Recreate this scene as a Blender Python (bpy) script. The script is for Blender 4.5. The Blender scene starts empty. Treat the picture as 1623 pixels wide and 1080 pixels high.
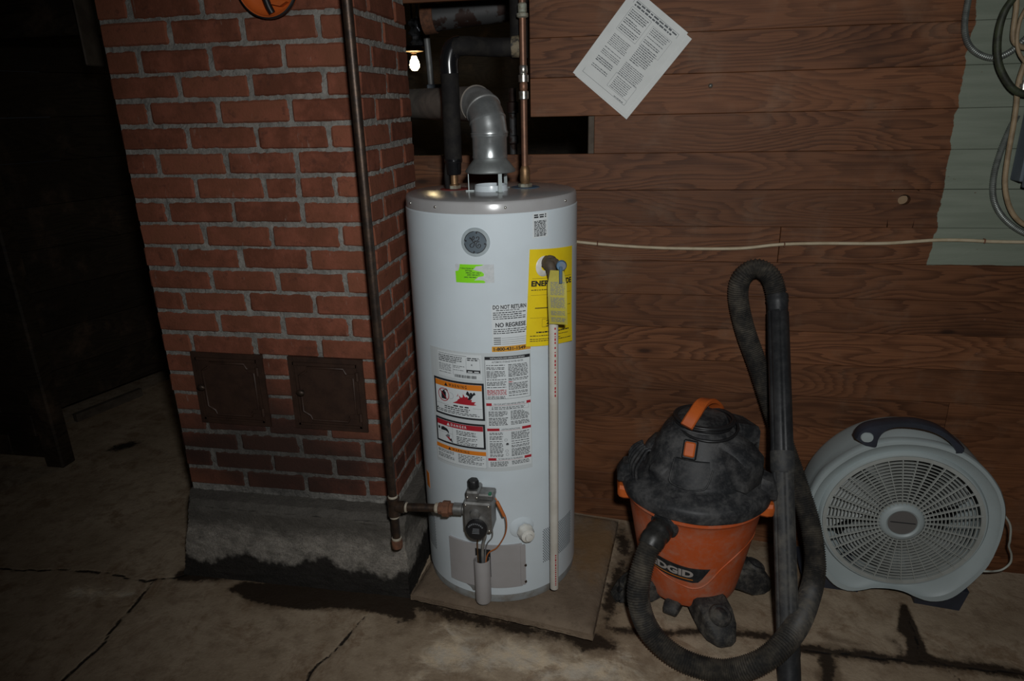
import bpy, bmesh, math, random
import numpy as np
from mathutils import Vector, Matrix

scene = bpy.context.scene
col = scene.collection
PI = math.pi

# ------------------------------------------------------------------ camera
F_PX, W_PX, H_PX = 1075.0, 1623.0, 1080.0
YAW, PITCH, ROLL = -0.18044, 0.33322, 0.02412
CAM = np.array([0.0, 0.0, 1.570])
_f = np.array([math.sin(YAW) * math.cos(PITCH), math.cos(YAW) * math.cos(PITCH), -math.sin(PITCH)])
_r = np.array([math.cos(YAW), -math.sin(YAW), 0.0])
_d = np.cross(_f, _r)
RIGHT = math.cos(ROLL) * _r + math.sin(ROLL) * _d
DOWN = -math.sin(ROLL) * _r + math.cos(ROLL) * _d
FWD = _f
cam_data = bpy.data.cameras.new('camera')
cam_data.sensor_width = 36.0
cam_data.sensor_fit = 'HORIZONTAL'
cam_data.lens = 36.0 * F_PX / W_PX
cam_data.clip_start = 0.02
cam = bpy.data.objects.new('camera', cam_data)
col.objects.link(cam)
cam.matrix_world = Matrix(((RIGHT[0], -DOWN[0], -FWD[0], CAM[0]), (RIGHT[1], -DOWN[1], -FWD[1], CAM[1]),
                           (RIGHT[2], -DOWN[2], -FWD[2], CAM[2]), (0, 0, 0, 1)))
scene.camera = cam

# ------------------------------------------------------------------ world, light, exposure
world = bpy.data.worlds.new('world')
scene.world = world
world.use_nodes = True
world.node_tree.nodes['Background'].inputs[0].default_value = (0.75, 0.85, 1.0, 1)
world.node_tree.nodes['Background'].inputs[1].default_value = 0.004
scene.view_settings.view_transform = 'Standard'
scene.view_settings.look = 'None'
scene.view_settings.gamma = 1.0
scene.view_settings.use_curve_mapping = False
scene.view_settings.exposure = 0.0

flash = bpy.data.lights.new('camera_flash', 'SPOT')
flash.energy = 98.0
flash.color = (0.985, 1.0, 1.0)
flash.spot_size = math.radians(114)
flash.spot_blend = 1.0
flash.shadow_soft_size = 0.045
flash_o = bpy.data.objects.new('camera_flash', flash)
col.objects.link(flash_o)
flash_o.location = (0.10, -0.02, 1.76)
flash_o.rotation_euler = (Vector((0.10, 2.0, 0.95)) - Vector(flash_o.location)).to_track_quat('-Z', 'Y').to_euler()


# ------------------------------------------------------------------ pixel -> place (a pixel is only a direction)
def ray(x, y):
    return RIGHT * ((x - W_PX / 2) / F_PX) + DOWN * ((y - H_PX / 2) / F_PX) + FWD

def at_z(x, y, z=0.0):
    d = ray(x, y)
    return Vector(CAM + d * ((z - CAM[2]) / d[2]))

def at_y(x, y, Y):
    d = ray(x, y)
    return Vector(CAM + d * (Y / d[1]))


def floor_z(x):
    pts = ((-9.0, 0.0), (-0.2, 0.0), (0.55, -0.066), (1.43, -0.113), (9.0, -0.2))
    for (a, za), (b, zb) in zip(pts, pts[1:]):
        if x <= b:
            return za + (zb - za) * (x - a) / (b - a)
    return -0.2

# ------------------------------------------------------------------ mesh helpers
class MB:
    def __init__(self):
        self.v, self.f = [], []

    def add(self, vs, fs):
        n = len(self.v)
        self.v += [tuple(p) for p in vs]
        self.f += [tuple(i + n for i in q) for q in fs]
        return self

    def quad(self, a, b, c, d):
        return self.add((a, b, c, d), ((0, 1, 2, 3),))

    def box(self, x0, x1, y0, y1, z0, z1, b=0.0, xf=None, seg=1):
        bm = bmesh.new()
        bmesh.ops.create_cube(bm, size=1.0)
        for v in bm.verts:
            v.co = Vector((x0 + (v.co.x + .5) * (x1 - x0), y0 + (v.co.y + .5) * (y1 - y0), z0 + (v.co.z + .5) * (z1 - z0)))
        if b > 0:
            bmesh.ops.bevel(bm, geom=bm.edges[:], offset=b, segments=seg, profile=.6, affect='EDGES', clamp_overlap=True)
        bm.verts.index_update()
        vs = [v.co.copy() for v in bm.verts]
        if xf:
            vs = [xf(p) for p in vs]
        self.add(vs, [[v.index for v in f.verts] for f in bm.faces])
        bm.free()
        return self

    def tube(self, pts, r, n=12, cap=True, squash=None):
        pts = [Vector(p) for p in pts]
        m = len(pts)
        rs = r if isinstance(r, (list, tuple)) else [r] * m
        tang = []
        for i in range(m):
            t = pts[min(i + 1, m - 1)] - pts[max(i - 1, 0)]
            tang.append(t.normalized() if t.length > 1e-9 else Vector((0, 0, 1)))
        up = Vector((0, 0, 1)) if abs(tang[0].z) < .9 else Vector((0, 1, 0))
        nrm = (up - tang[0] * up.dot(tang[0])).normalized()
        vs = []
        for i in range(m):
            nrm = (nrm - tang[i] * nrm.dot(tang[i])).normalized()
            bi = tang[i].cross(nrm)
            for k in range(n):
                a = 2 * PI * k / n
                q = squash(a) if squash else 1.0
                vs.append(pts[i] + (nrm * math.cos(a) + bi * math.sin(a)) * rs[i] * q)
        fs = []
        for i in range(m - 1):
            for k in range(n):
                k2 = (k + 1) % n
                fs.append((i * n + k, i * n + k2, (i + 1) * n + k2, (i + 1) * n + k))
        if cap:
            fs.append(tuple(range(n))[::-1])
            fs.append(tuple((m - 1) * n + k for k in range(n)))
        return self.add(vs, fs)

    def lathe(self, prof, c=(0, 0, 0), n=48, axis=(0, 0, 1), cap=(False, False), wob=None):
        ax = Vector(axis).normalized()
        u = Vector((1, 0, 0)) if abs(ax.x) < .9 else Vector((0, 1, 0))
        u = (u - ax * u.dot(ax)).normalized()
        w = ax.cross(u)
        c = Vector(c)
        vs, fs = [], []
        for (r, h) in prof:
            for k in range(n):
                a = 2 * PI * k / n
                rr = r * (wob(a, h) if wob else 1.0)
                vs.append(c + ax * h + (u * math.cos(a) + w * math.sin(a)) * rr)
        for i in range(len(prof) - 1):
            for k in range(n):
                k2 = (k + 1) % n
                fs.append((i * n + k, i * n + k2, (i + 1) * n + k2, (i + 1) * n + k))
        if cap[0]:
            fs.append(tuple(range(n))[::-1])
        if cap[1]:
            fs.append(tuple((len(prof) - 1) * n + k for k in range(n)))
        return self.add(vs, fs)

    def disc(self, c, axis, r, h, n=20):
        return self.lathe([(r, 0), (r, h)], c, n, axis, (True, True))

    def prism(self, poly, mp, d0, d1):
        n = len(poly)
        vs = [mp(x, y, d0) for x, y in poly] + [mp(x, y, d1) for x, y in poly]
        fs = [tuple(range(n)), tuple(range(n, 2 * n))[::-1]]
        for k in range(n):
            k2 = (k + 1) % n
            fs.append((k2, k, n + k, n + k2))
        return self.add(vs, fs)

    def loft(self, rings, cap=True):
        n = len(rings[0])
        vs = [p for r in rings for p in r]
        fs = []
        for i in range(len(rings) - 1):
            for k in range(n):
                k2 = (k + 1) % n
                fs.append((i * n + k, i * n + k2, (i + 1) * n + k2, (i + 1) * n + k))
        if cap:
            fs.append(tuple(range(n))[::-1])
            fs.append(tuple((len(rings) - 1) * n + k for k in range(n)))
        return self.add(vs, fs)


def smooth_path(pts, step=0.01):
    """Catmull-Rom through the points, resampled evenly."""
    P = [Vector(p) for p in pts]
    P = [P[0] * 2 - P[1]] + P + [P[-1] * 2 - P[-2]]
    raw = []
    for i in range(1, len(P) - 2):
        for k in range(24):
            t = k / 24
            a, b, c, d = P[i - 1], P[i], P[i + 1], P[i + 2]
            raw.append(.5 * ((2 * b) + (c - a) * t + (2 * a - 5 * b + 4 * c - d) * t * t + (3 * b - a - 3 * c + d) * t ** 3))
    raw.append(P[-2])
    out, acc = [raw[0]], 0.0
    for a, b in zip(raw, raw[1:]):
        L = (b - a).length
        while acc + L >= step and L > 1e-9:
            t = (step - acc) / L
            a = a.lerp(b, t)
            out.append(a)
            L = (b - a).length
            acc = 0.0
        acc += L
    out.append(raw[-1])
    return out


def root(name, loc, label, cat, group=None, kind=None):
    o = bpy.data.objects.new(name, None)
    o.empty_display_size = .05
    col.objects.link(o)
    o.location = loc
    tag(o, label, cat, group, kind)
    return o


def tag(o, label=None, cat=None, group=None, kind=None):
    if label: o['label'] = label
    if cat: o['category'] = cat
    if group: o['group'] = group
    if kind: o['kind'] = kind
    return o


def base_of(o):
    p = Vector((0, 0, 0))
    while o is not None:
        p += Vector(o.location)
        o = o.parent
    return p


def build(name, mb, mat, parent=None, smooth=40, label=None, kind=None, origin=None):
    me = bpy.data.meshes.new(name)
    off = base_of(parent) if parent is not None else Vector(origin or (0, 0, 0))
    me.from_pydata([(p[0] - off.x, p[1] - off.y, p[2] - off.z) for p in mb.v], [], mb.f)
    bm = bmesh.new()
    bm.from_mesh(me)
    bmesh.ops.recalc_face_normals(bm, faces=bm.faces)
    bm.to_mesh(me)
    bm.free()
    if smooth:
        me.polygons.foreach_set('use_smooth', [True] * len(me.polygons))
        me.set_sharp_from_angle(angle=math.radians(smooth))
    me.materials.append(mat)
    o = bpy.data.objects.new(name, me)
    col.objects.link(o)
    if parent is not None:
        o.parent = parent
    else:
        o.location = off
    if label: o['label'] = label
    if kind: o['kind'] = kind
    return o


# ------------------------------------------------------------------ material helpers
class NT:
    def __init__(self, name):
        self.m = bpy.data.materials.new(name)
        self.m.use_nodes = True
        self.t = self.m.node_tree
        self.b = self.t.nodes['Principled BSDF']

    def n(self, typ, **kw):
        nd = self.t.nodes.new(typ)
        for k, v in kw.items():
            if k.startswith('i_'):
                key = k[2:].replace('_', ' ')
                nd.inputs[key].default_value = v
            else:
                setattr(nd, k, v)
        return nd

    def lk(self, a, b):
        self.t.links.new(a, b)

    def val(self, sock, x):
        if isinstance(x, bpy.types.NodeSocket):
            self.lk(x, sock)
        else:
            sock.default_value = x

    def math(self, op, a, b=0.0, c=0.0, clamp=False):
        nd = self.n('ShaderNodeMath', operation=op)
        nd.use_clamp = clamp
        self.val(nd.inputs[0], a); self.val(nd.inputs[1], b)
        if len(nd.inputs) > 2: self.val(nd.inputs[2], c)
        return nd.outputs[0]

    def mix(self, fac, a, b, blend='MIX'):
        nd = self.n('ShaderNodeMix', data_type='RGBA', blend_type=blend)
        self.val(nd.inputs[0], fac)
        for s, x in ((nd.inputs[6], a), (nd.inputs[7], b)):
            if isinstance(x, bpy.types.NodeSocket): self.lk(x, s)
            else: s.default_value = (*x, 1) if len(x) == 3 else x
        return nd.outputs[2]

    def sstep(self, x, lo, hi):
        nd = self.n('ShaderNodeMapRange', interpolation_type='SMOOTHSTEP')
        self.val(nd.inputs['Value'], x)
        nd.inputs['From Min'].default_value = lo
        nd.inputs['From Max'].default_value = hi
        return nd.outputs['Result']

    def noise(self, vec, scale, detail=4, rough=.55, dist=0.0):
        nd = self.n('ShaderNodeTexNoise')
        nd.inputs['Scale'].default_value = scale
        nd.inputs['Detail'].default_value = detail
        nd.inputs['Roughness'].default_value = rough
        nd.inputs['Distortion'].default_value = dist
        if vec is not None: self.lk(vec, nd.inputs['Vector'])
        return nd.outputs['Fac']

    def obj(self):
        return self.n('ShaderNodeTexCoord').outputs['Object']

    def pos(self):
        return self.n('ShaderNodeNewGeometry').outputs['Position']

    def mapv(self, vec, scale=(1, 1, 1), loc=(0, 0, 0)):
        nd = self.n('ShaderNodeMapping')
        self.lk(vec, nd.inputs['Vector'])
        nd.inputs['Scale'].default_value = scale
        nd.inputs['Location'].default_value = loc
        return nd.outputs[0]

    def sep(self, vec):
        nd = self.n('ShaderNodeSeparateXYZ')
        self.lk(vec, nd.inputs[0])
        return nd.outputs

    def vadd(self, a, b):
        nd = self.n('ShaderNodeVectorMath', operation='ADD')
        self.lk(a, nd.inputs[0]); self.lk(b, nd.inputs[1])
        return nd.outputs[0]

    def rnd(self):
        return self.n('ShaderNodeObjectInfo').outputs['Random']

    def bump(self, h, strength, dist=0.004):
        nd = self.n('ShaderNodeBump')
        nd.inputs['Strength'].default_value = strength
        nd.inputs['Distance'].default_value = dist
        self.lk(h, nd.inputs['Height'])
        self.lk(nd.outputs[0], self.b.inputs['Normal'])

    def set(self, color=None, rough=None, metal=None, spec=None):
        for k, x in (('Base Color', color), ('Roughness', rough), ('Metallic', metal), ('Specular IOR Level', spec)):
            if x is None: continue
            s = self.b.inputs[k]
            if isinstance(x, bpy.types.NodeSocket): self.lk(x, s)
            elif k == 'Base Color': s.default_value = (*x, 1)
            else: s.default_value = x
        return self.m


def simple(name, c1, c2=None, rough=.6, metal=0.0, scale=8.0, bump=0.0, bscale=90.0, lo=.38, hi=.66, spec=.5, detail=5):
    t = NT(name)
    o = t.obj()
    if c2 is None:
        t.set(c1, rough, metal, spec)
    else:
        f = t.sstep(t.noise(o, scale, detail, .6), lo, hi)
        t.set(t.mix(f, c1, c2), rough, metal, spec)
    if bump:
        t.bump(t.noise(o, bscale, 3), bump, .003)
    return t.m


def rgb(r, g, b):
    """albedo from an sRGB triple"""
    return tuple(((x / 255) / 12.92 if x / 255 <= .04045 else ((x / 255 + .055) / 1.055) ** 2.4) for x in (r, g, b))


def mat_brick():
    t = NT('brick_clay')
    rnd = t.rnd()
    off = t.n('ShaderNodeCombineXYZ')
    t.lk(t.math('MULTIPLY', rnd, 37.0), off.inputs[0]); t.lk(t.math('MULTIPLY', rnd, 91.0), off.inputs[1])
    v = t.vadd(t.obj(), off.outputs[0])
    rr = t.n('ShaderNodeValToRGB')
    rr.color_ramp.elements[0].color = (.130, .043, .024, 1)
    rr.color_ramp.elements[1].color = (.225, .081, .044, 1)
    t.lk(rnd, rr.inputs[0])
    c = rr.outputs[0]
    c = t.mix(t.sstep(t.noise(v, 14, 5, .65), .35, .75), c, (.26, .085, .05))
    c = t.mix(t.math('MULTIPLY', t.sstep(t.noise(v, 34, 4, .7), .55, .72), .6), c, (.085, .034, .024))
    # chalky scuffs
    c = t.mix(t.math('MULTIPLY', t.sstep(t.noise(t.mapv(v, (60, 60, 14)), 1.0, 4, .7), .63, .78), .5), c, (.36, .30, .25))
    # soot around and below the cleanout doors
    x, y, z = t.sep(t.pos())
    nz = t.math('MULTIPLY', t.math('SUBTRACT', t.noise(t.pos(), 7, 4), .5), .28)
    dx = t.math('ABSOLUTE', t.math('ADD', x, 1.17))
    m1 = t.sstep(t.math('ADD', t.math('ADD', t.math('MULTIPLY', dx, .55), t.math('MULTIPLY', t.math('ABSOLUTE', t.math('SUBTRACT', z, .46)), 1.0)), nz), .46, .12)
    c = t.mix(t.math('MULTIPLY', m1, .90), c, (.028, .017, .014))
    t.bump(t.noise(v, 120, 5, .7), .5, .004)
    return t.set(c, .93, 0, .25)


def mat_mortar():
    t = NT('lime_mortar')
    p = t.pos()
    c = t.mix(t.sstep(t.noise(p, 30, 5, .7), .3, .7), (.20, .19, .172), (.34, .322, .29))
    x, y, z = t.sep(p)
    nz = t.math('MULTIPLY', t.math('SUBTRACT', t.noise(p, 9, 4), .5), .35)
    dx = t.math('ABSOLUTE', t.math('ADD', x, 1.17))
    m1 = t.sstep(t.math('ADD', t.math('ADD', t.math('MULTIPLY', dx, .6), t.math('MULTIPLY', t.math('ABSOLUTE', t.math('SUBTRACT', z, .48)), 1.0)), nz), .40, .10)
    c = t.mix(t.math('MULTIPLY', m1, .7), c, (.04, .035, .032))
    t.bump(t.noise(p, 140, 5, .7), .9, .006)
    return t.set(c, .95, 0, .2)


def mat_plinth():
    t = NT('plinth_concrete')
    p = t.pos()
    x, y, z = t.sep(p)
    c = t.mix(t.sstep(t.noise(p, 22, 6, .75), .3, .7), (.21, .192, .165), (.42, .380, .330))
    c = t.mix(t.math('MULTIPLY', t.sstep(t.noise(p, 160, 3, .7), .5, .62), .45), c, (.09, .085, .08))
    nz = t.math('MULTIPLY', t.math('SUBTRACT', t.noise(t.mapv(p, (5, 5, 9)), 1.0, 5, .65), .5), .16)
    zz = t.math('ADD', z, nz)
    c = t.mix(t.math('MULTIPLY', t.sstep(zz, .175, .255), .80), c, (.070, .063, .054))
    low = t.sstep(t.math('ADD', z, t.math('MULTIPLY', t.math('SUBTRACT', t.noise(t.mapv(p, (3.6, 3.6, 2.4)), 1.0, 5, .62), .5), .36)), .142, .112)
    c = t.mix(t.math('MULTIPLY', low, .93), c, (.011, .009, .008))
    t.bump(t.noise(p, 110, 6, .75), .9, .006)
    return t.set(c, t.math('SUBTRACT', .95, t.math('MULTIPLY', low, .25)), 0, .25)


def mat_floor():
    t = NT('floor_concrete')
    p = t.pos()
    at = t.n('ShaderNodeVertexColor', layer_name='masks')
    sp = t.n('ShaderNodeSeparateColor')
    t.lk(at.outputs[0], sp.inputs[0])
    wet, light, crack = sp.outputs[0], sp.outputs[1], sp.outputs[2]  # wet holds damp stains and painted shade before the heater slab
    n1 = t.noise(p, 3.2, 6, .62)
    n2 = t.noise(p, 17, 6, .7)
    n3 = t.noise(t.mapv(p, (1, 1.6, 1)), 9, 7, .72, .8)
    c = t.mix(t.sstep(n1, .32, .68), (.305, .228, .152), (.44, .345, .245))
    c = t.mix(t.math('MULTIPLY', t.sstep(n2, .44, .70), .6), c, (.19, .130, .082))
    # worn pale plaster patch
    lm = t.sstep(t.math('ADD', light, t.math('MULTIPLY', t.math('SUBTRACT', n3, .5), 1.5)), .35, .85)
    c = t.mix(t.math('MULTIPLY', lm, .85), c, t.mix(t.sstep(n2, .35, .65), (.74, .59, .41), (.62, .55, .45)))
    # brown mineral staining
    c = t.mix(t.math('MULTIPLY', t.sstep(t.noise(p, 6.5, 7, .74, .5), .50, .66), .6), c, (.16, .088, .042))
    # water stains, and the slab's front shadow painted through the same mask
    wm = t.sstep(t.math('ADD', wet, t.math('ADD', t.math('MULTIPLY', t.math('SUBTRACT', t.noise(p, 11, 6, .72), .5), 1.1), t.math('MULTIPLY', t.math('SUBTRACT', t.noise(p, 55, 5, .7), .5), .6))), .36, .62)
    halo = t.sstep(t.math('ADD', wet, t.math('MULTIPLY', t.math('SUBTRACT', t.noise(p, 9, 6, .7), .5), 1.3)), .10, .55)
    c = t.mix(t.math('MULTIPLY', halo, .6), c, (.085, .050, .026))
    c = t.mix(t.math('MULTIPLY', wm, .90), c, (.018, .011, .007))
    cm = t.sstep(t.math('ADD', crack, t.math('MULTIPLY', t.math('SUBTRACT', t.noise(p, 60, 4, .7), .5), .7)), .35, .7)
    c = t.mix(t.math('MULTIPLY', cm, .95), c, (.008, .006, .005))
    t.bump(t.noise(p, 70, 7, .72), .6, .006)
    return t.set(c, t.math('SUBTRACT', .92, t.math('MULTIPLY', wm, .25)), 0, .25)


def mat_wood(name, dark, light, painted=False, rough=.62):
    t = NT(name)
    rnd = t.rnd()
    off = t.n('ShaderNodeCombineXYZ')
    t.lk(t.math('MULTIPLY', rnd, 53.0), off.inputs[0]); t.lk(t.math('MULTIPLY', rnd, 17.0), off.inputs[2])
    v = t.vadd(t.pos(), off.outputs[0])
    warp = t.noise(t.mapv(v, (1.15, 1, 5.5)), 1.0, 2, .45)
    # cathedral figure: growth rings seen as level lines of a warped field
    fld = t.math('ADD', t.math('MULTIPLY', warp, 26.0), t.math('MULTIPLY', t.noise(t.mapv(v, (3.5, 1, 70)), 1.0, 3), 1.3))
    ring = t.math('FRACT', fld)
    ring = t.math('MULTIPLY', t.sstep(ring, .25, .92), t.sstep(ring, 1.0, .93))
    amp = t.sstep(t.noise(t.mapv(v, (1.2, 1, 3)), 1.0, 2), .32, .66)
    fine = t.noise(t.mapv(v, (4, 1, 260)), 1.0, 4, .7)
    c = t.mix(t.math('MULTIPLY', ring, t.math('ADD', .25, t.math('MULTIPLY', amp, .55))), light, dark)
    c = t.mix(t.math('MULTIPLY', t.sstep(fine, .42, .72), .38), c, tuple(x * .5 for x in dark))
    br = t.noise(t.mapv(v, (2.2, 1, 5)), 1.0, 4, .6)
    c = t.mix(t.math('MULTIPLY', t.sstep(br, .50, .75), .55), c, tuple(x * .50 for x in dark))
    # knots
    kv = t.n('ShaderNodeTexVoronoi')
    kv.inputs['Scale'].default_value = 1.0
    t.lk(t.mapv(v, (2.6, 0.01, 8.2)), kv.inputs['Vector'])
    kn = t.sstep(kv.outputs['Distance'], .10, .03)
    c = t.mix(t.math('MULTIPLY', kn, .75), c, tuple(x * .22 for x in dark))
    # dusty bloom
    c = t.mix(t.math('MULTIPLY', t.sstep(t.noise(t.pos(), 5.5, 5, .65), .50, .78), .38), c, (.21, .135, .09))
    hv = t.n('ShaderNodeHueSaturation')
    t.lk(c, hv.inputs['Color'])
    t.lk(t.math('ADD', .80, t.math('MULTIPLY', rnd, .42)), hv.inputs['Value'])
    hv.inputs['Saturation'].default_value = 1.04
    c = hv.outputs[0]
    if painted:
        x, y, z = t.sep(t.pos())
        e = t.math('ADD', x, t.math('ADD', t.math('MULTIPLY', t.math('SUBTRACT', t.noise(t.pos(), 22, 3), .5), .035),
                                    t.math('MULTIPLY', t.math('SUBTRACT', t.noise(t.pos(), 5, 1), .5), .014)))
        m = t.math('MULTIPLY', t.sstep(e, .9585, .961), t.sstep(t.math('ADD', z, t.math('MULTIPLY', t.math('SUBTRACT', t.noise(t.pos(), 14, 3), .5), .012)), 1.046, 1.049))
        chips = t.sstep(t.noise(t.mapv(t.pos(), (30, 30, 60)), 1.0, 4, .7), .70, .73)
        m = t.math('MULTIPLY', m, t.math('SUBTRACT', 1.0, t.math('MULTIPLY', chips, .8)))
        pc = t.mix(t.sstep(t.noise(t.mapv(t.pos(), (3, 3, 30)), 1.0, 4), .35, .7), (.175, .200, .155), (.215, .240, .190))
        c = t.mix(m, c, pc)
    t.bump(t.math('ADD', t.math('MULTIPLY', ring, -.3), fine), .35, .002)
    return t.set(c, rough, 0, .3)


def mat_dusty(name, base, dust, amt=.5, rough=.55, scale=9.0):
    """plastic with pale dust caught on it in blotches"""
    t = NT(name)
    o = t.obj()
    f = t.sstep(t.noise(o, scale, 6, .68), .40, .72)
    f2 = t.sstep(t.noise(o, scale * 6, 4, .7), .45, .7)
    m = t.math('MULTIPLY', t.math('ADD', t.math('MULTIPLY', f, .75), t.math('MULTIPLY', f2, .25)), amt)
    t.set(t.mix(m, base, dust), t.math('ADD', rough, t.math('MULTIPLY', m, .35), clamp=True), 0, .4)
    t.bump(t.noise(o, 130, 3), .12, .002)
    return t.m


BRICK, MORTAR, PLINTH, FLOOR = mat_brick(), mat_mortar(), mat_plinth(), mat_floor()
WOOD = mat_wood('board_pine', (.060, .022, .0095), (.160, .066, .031), painted=True)
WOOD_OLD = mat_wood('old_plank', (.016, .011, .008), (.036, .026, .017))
STUD = simple('stud_wood', (.10, .078, .058), (.065, .048, .034), .8, scale=14)
ENAMEL = simple('white_enamel', (.63, .70, .74), (.60, .665, .70), .28, scale=5, spec=.5)
TAUPE = simple('taupe_paint', (.375, .372, .372), (.34, .332, .33), .22, scale=7)
TAUPE_DOOR = simple('taupe_door_paint', (.375, .36, .36), (.34, .325, .32), .45, scale=6)
GALV = simple('galvanised_sheet', (.44, .46, .46), (.30, .32, .32), .30, .72, scale=16, bump=.06, bscale=30)
GALV_DULL = simple('dull_galvanised', (.30, .305, .30), (.20, .20, .19), .55, .45, scale=14)
FLUE_DUST = simple('dusty_flue', (.22, .19, .16), (.13, .115, .10), .8, .1, scale=12)
HOODM = simple('hood_sheet', (.24, .26, .255), (.19, .20, .20), .5, .55, scale=16)
LEGM = simple('hood_leg_zinc', (.55, .62, .62), None, .45, .3)
RINGM = simple('base_ring_zinc', (.33, .35, .35), (.24, .22, .19), .6, .35, scale=20)
IRON = simple('black_iron', (.045, .033, .027), (.085, .055, .038), .45, .65, scale=40, bump=.15)
RUST = simple('rusty_iron', (.20, .085, .045), (.11, .05, .03), .8, .2, scale=60, bump=.3)
DOPE = simple('pipe_dope', (.42, .38, .30), (.30, .25, .19), .7, scale=60)
DIECAST = simple('diecast_aluminium', (.30, .295, .285), (.19, .185, .175), .48, .75, scale=28, bump=.1)
BLACKP = simple('black_plastic', (.014, .014, .015), None, .42)
BLACKRUB = simple('black_foam', (.013, .012, .012), (.022, .020, .018), .75, scale=30, bump=.15, spec=.12)
TAPE = simple('black_tape', (.008, .008, .009), None, .22)
COPPER = simple('copper', (.23, .115, .070), (.15, .078, .05), .48, .55, scale=24)
SOLDER = simple('solder', (.62, .62, .58), (.42, .36, .28), .30, .9, scale=70)
BRASS = simple('brass', (.30, .18, .09), (.17, .10, .055), .5, .7, scale=50)
BRONZE = simple('tarnished_bronze', (.085, .062, .042), (.055, .042, .030), .7, .0, scale=50)
VERDI = simple('corroded_fitting', (.30, .31, .25), (.20, .16, .11), .7, .3, scale=70)
BLUEM = simple('blue_paint', (.035, .12, .22), (.10, .11, .13), .5, scale=30)
REDM = simple('red_paint', (.22, .030, .025), (.12, .03, .025), .55, scale=30)
PVC = simple('cream_pvc', (.58, .555, .495), (.50, .47, .41), .42, scale=12)
WHITEPL = simple('white_plastic', (.72, .71, .66), (.60, .58, .52), .4, scale=30)
YELLOW = simple('yellow_paper', (.86, .65, .012), (.80, .58, .010), .55, scale=9)
TAGY = simple('tag_paper', (.46, .40, .055), (.40, .34, .05), .6, scale=30)
LABELW = simple('white_label', (.66, .70, .71), None, .45)
FILM = simple('label_film', (.56, .60, .61), None, .35)
GREENS = simple('green_sticker', (.25, .74, .012), None, .5)
TORN = simple('torn_paper', (.52, .55, .56), (.60, .62, .63), .8, scale=60)
INK = simple('black_ink', (.016, .017, .020), None, .55)
INKSOFT = simple('grey_ink', (.17, .18, .19), None, .6)
INKRED = simple('red_ink', (.40, .018, .030), None, .5)
INKORANGE = simple('orange_ink', (.72, .21, .015), None, .5)
INKAMBER = simple('amber_ink', (.66, .32, .03), None, .5)
INKWHITE = simple('white_ink', (.70, .73, .74), None, .5)
BADGE = simple('badge_silver', (.40, .46, .48), (.34, .39, .41), .35, .15, scale=40)
BADGED = simple('badge_slate', (.115, .145, .170), (.09, .115, .135), .35, scale=30)
DARKV = simple('dark_void', (.006, .006, .006), None, .9)
ORANGEW = simple('orange_wire', (.45, .13, .03), None, .5)
def mat_pad():
    t = NT('pad_concrete')
    p = t.pos()
    c = t.mix(t.sstep(t.noise(p, 8, 6, .65), .32, .68), (.150, .108, .074), (.215, .160, .112))
    c = t.mix(t.math('MULTIPLY', t.sstep(t.noise(p, 40, 5, .7), .52, .70), .45), c, (.085, .060, .042))
    x, y, z = t.sep(p)
    d = t.math('ADD', t.math('ABSOLUTE', t.math('ADD', x, .10)), t.math('MULTIPLY', t.math('ABSOLUTE', t.math('SUBTRACT', y, 2.10)), .6))
    m = t.sstep(t.math('ADD', d, t.math('MULTIPLY', t.math('SUBTRACT', t.noise(p, 12, 5), .5), .25)), .17, .05)
    c = t.mix(t.math('MULTIPLY', m, .6), c, (.20, .105, .035))
    t.bump(t.noise(p, 70, 6, .7), .6, .005)
    return t.set(c, .92, 0, .25)
PADM = mat_pad()
IRONDOOR = simple('brown_iron_paint', (.050, .026, .017), (.036, .019, .013), .5, .1, scale=20, bump=.15)
PAPER = simple('notice_paper', (.78, .80, .78), (.70, .72, .70), .8, scale=6)
INKPAPER = simple('notice_ink', (.13, .14, .15), None, .8)
CREAMW = simple('cream_cable', (.50, .42, .29), (.42, .34, .22), .5, scale=25)
TANW = simple('tan_cable', (.34, .25, .15), (.24, .17, .10), .6, scale=30)
GREENW = simple('green_cable', (.045, .055, .028), (.022, .024, .016), .6, scale=30, bump=.3)
CONDUIT = simple('steel_conduit', (.24, .26, .24), (.16, .17, .16), .48, .6, scale=40)
PANELM = simple('panel_grey', (.125, .150, .175), (.11, .13, .15), .5, .1, scale=10)
ORANGEP = mat_dusty('orange_plastic_dusty', (.56, .100, .024), (.46, .23, .155), .95, .5, 9)
ORANGEC = simple('orange_plastic', (.58, .12, .02), (.48, .10, .02), .45, scale=14)
LIDM = mat_dusty('charcoal_plastic_dusty', (.016, .017, .019), (.125, .121, .118), .72, .5, 16)
CASTERM = mat_dusty('caster_plastic_dirty', (.018, .018, .019), (.150, .135, .110), .85, .6, 24)
HOSEM = mat_dusty('hose_plastic_dusty', (.028, .027, .026), (.165, .140, .105), .75, .5, 14)
WANDM = mat_dusty('wand_plastic', (.020, .021, .023), (.060, .060, .060), .6, .4, 12)
WANDD = mat_dusty('wand_plastic_dusty', (.035, .036, .038), (.145, .135, .115), .85, .6, 10)
FANW = simple('fan_white_plastic', (.36, .41, .41), (.33, .375, .375), .5, scale=5)
FANG = simple('fan_grille_plastic', (.36, .375, .35), (.31, .32, .295), .55, scale=14)
FANBL = simple('fan_blade_plastic', (.34, .36, .35), None, .4)
FAND = simple('fan_charcoal', (.030, .034, .048), (.024, .027, .036), .45, scale=14)
HUBM = simple('fan_hub_insert', (.13, .122, .115), None, .45)
OLDPIPE = simple('old_pipe', (.035, .017, .012), (.085, .085, .085), .6, .4, scale=13, lo=.48, hi=.55)

rng = random.Random(11)


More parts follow.
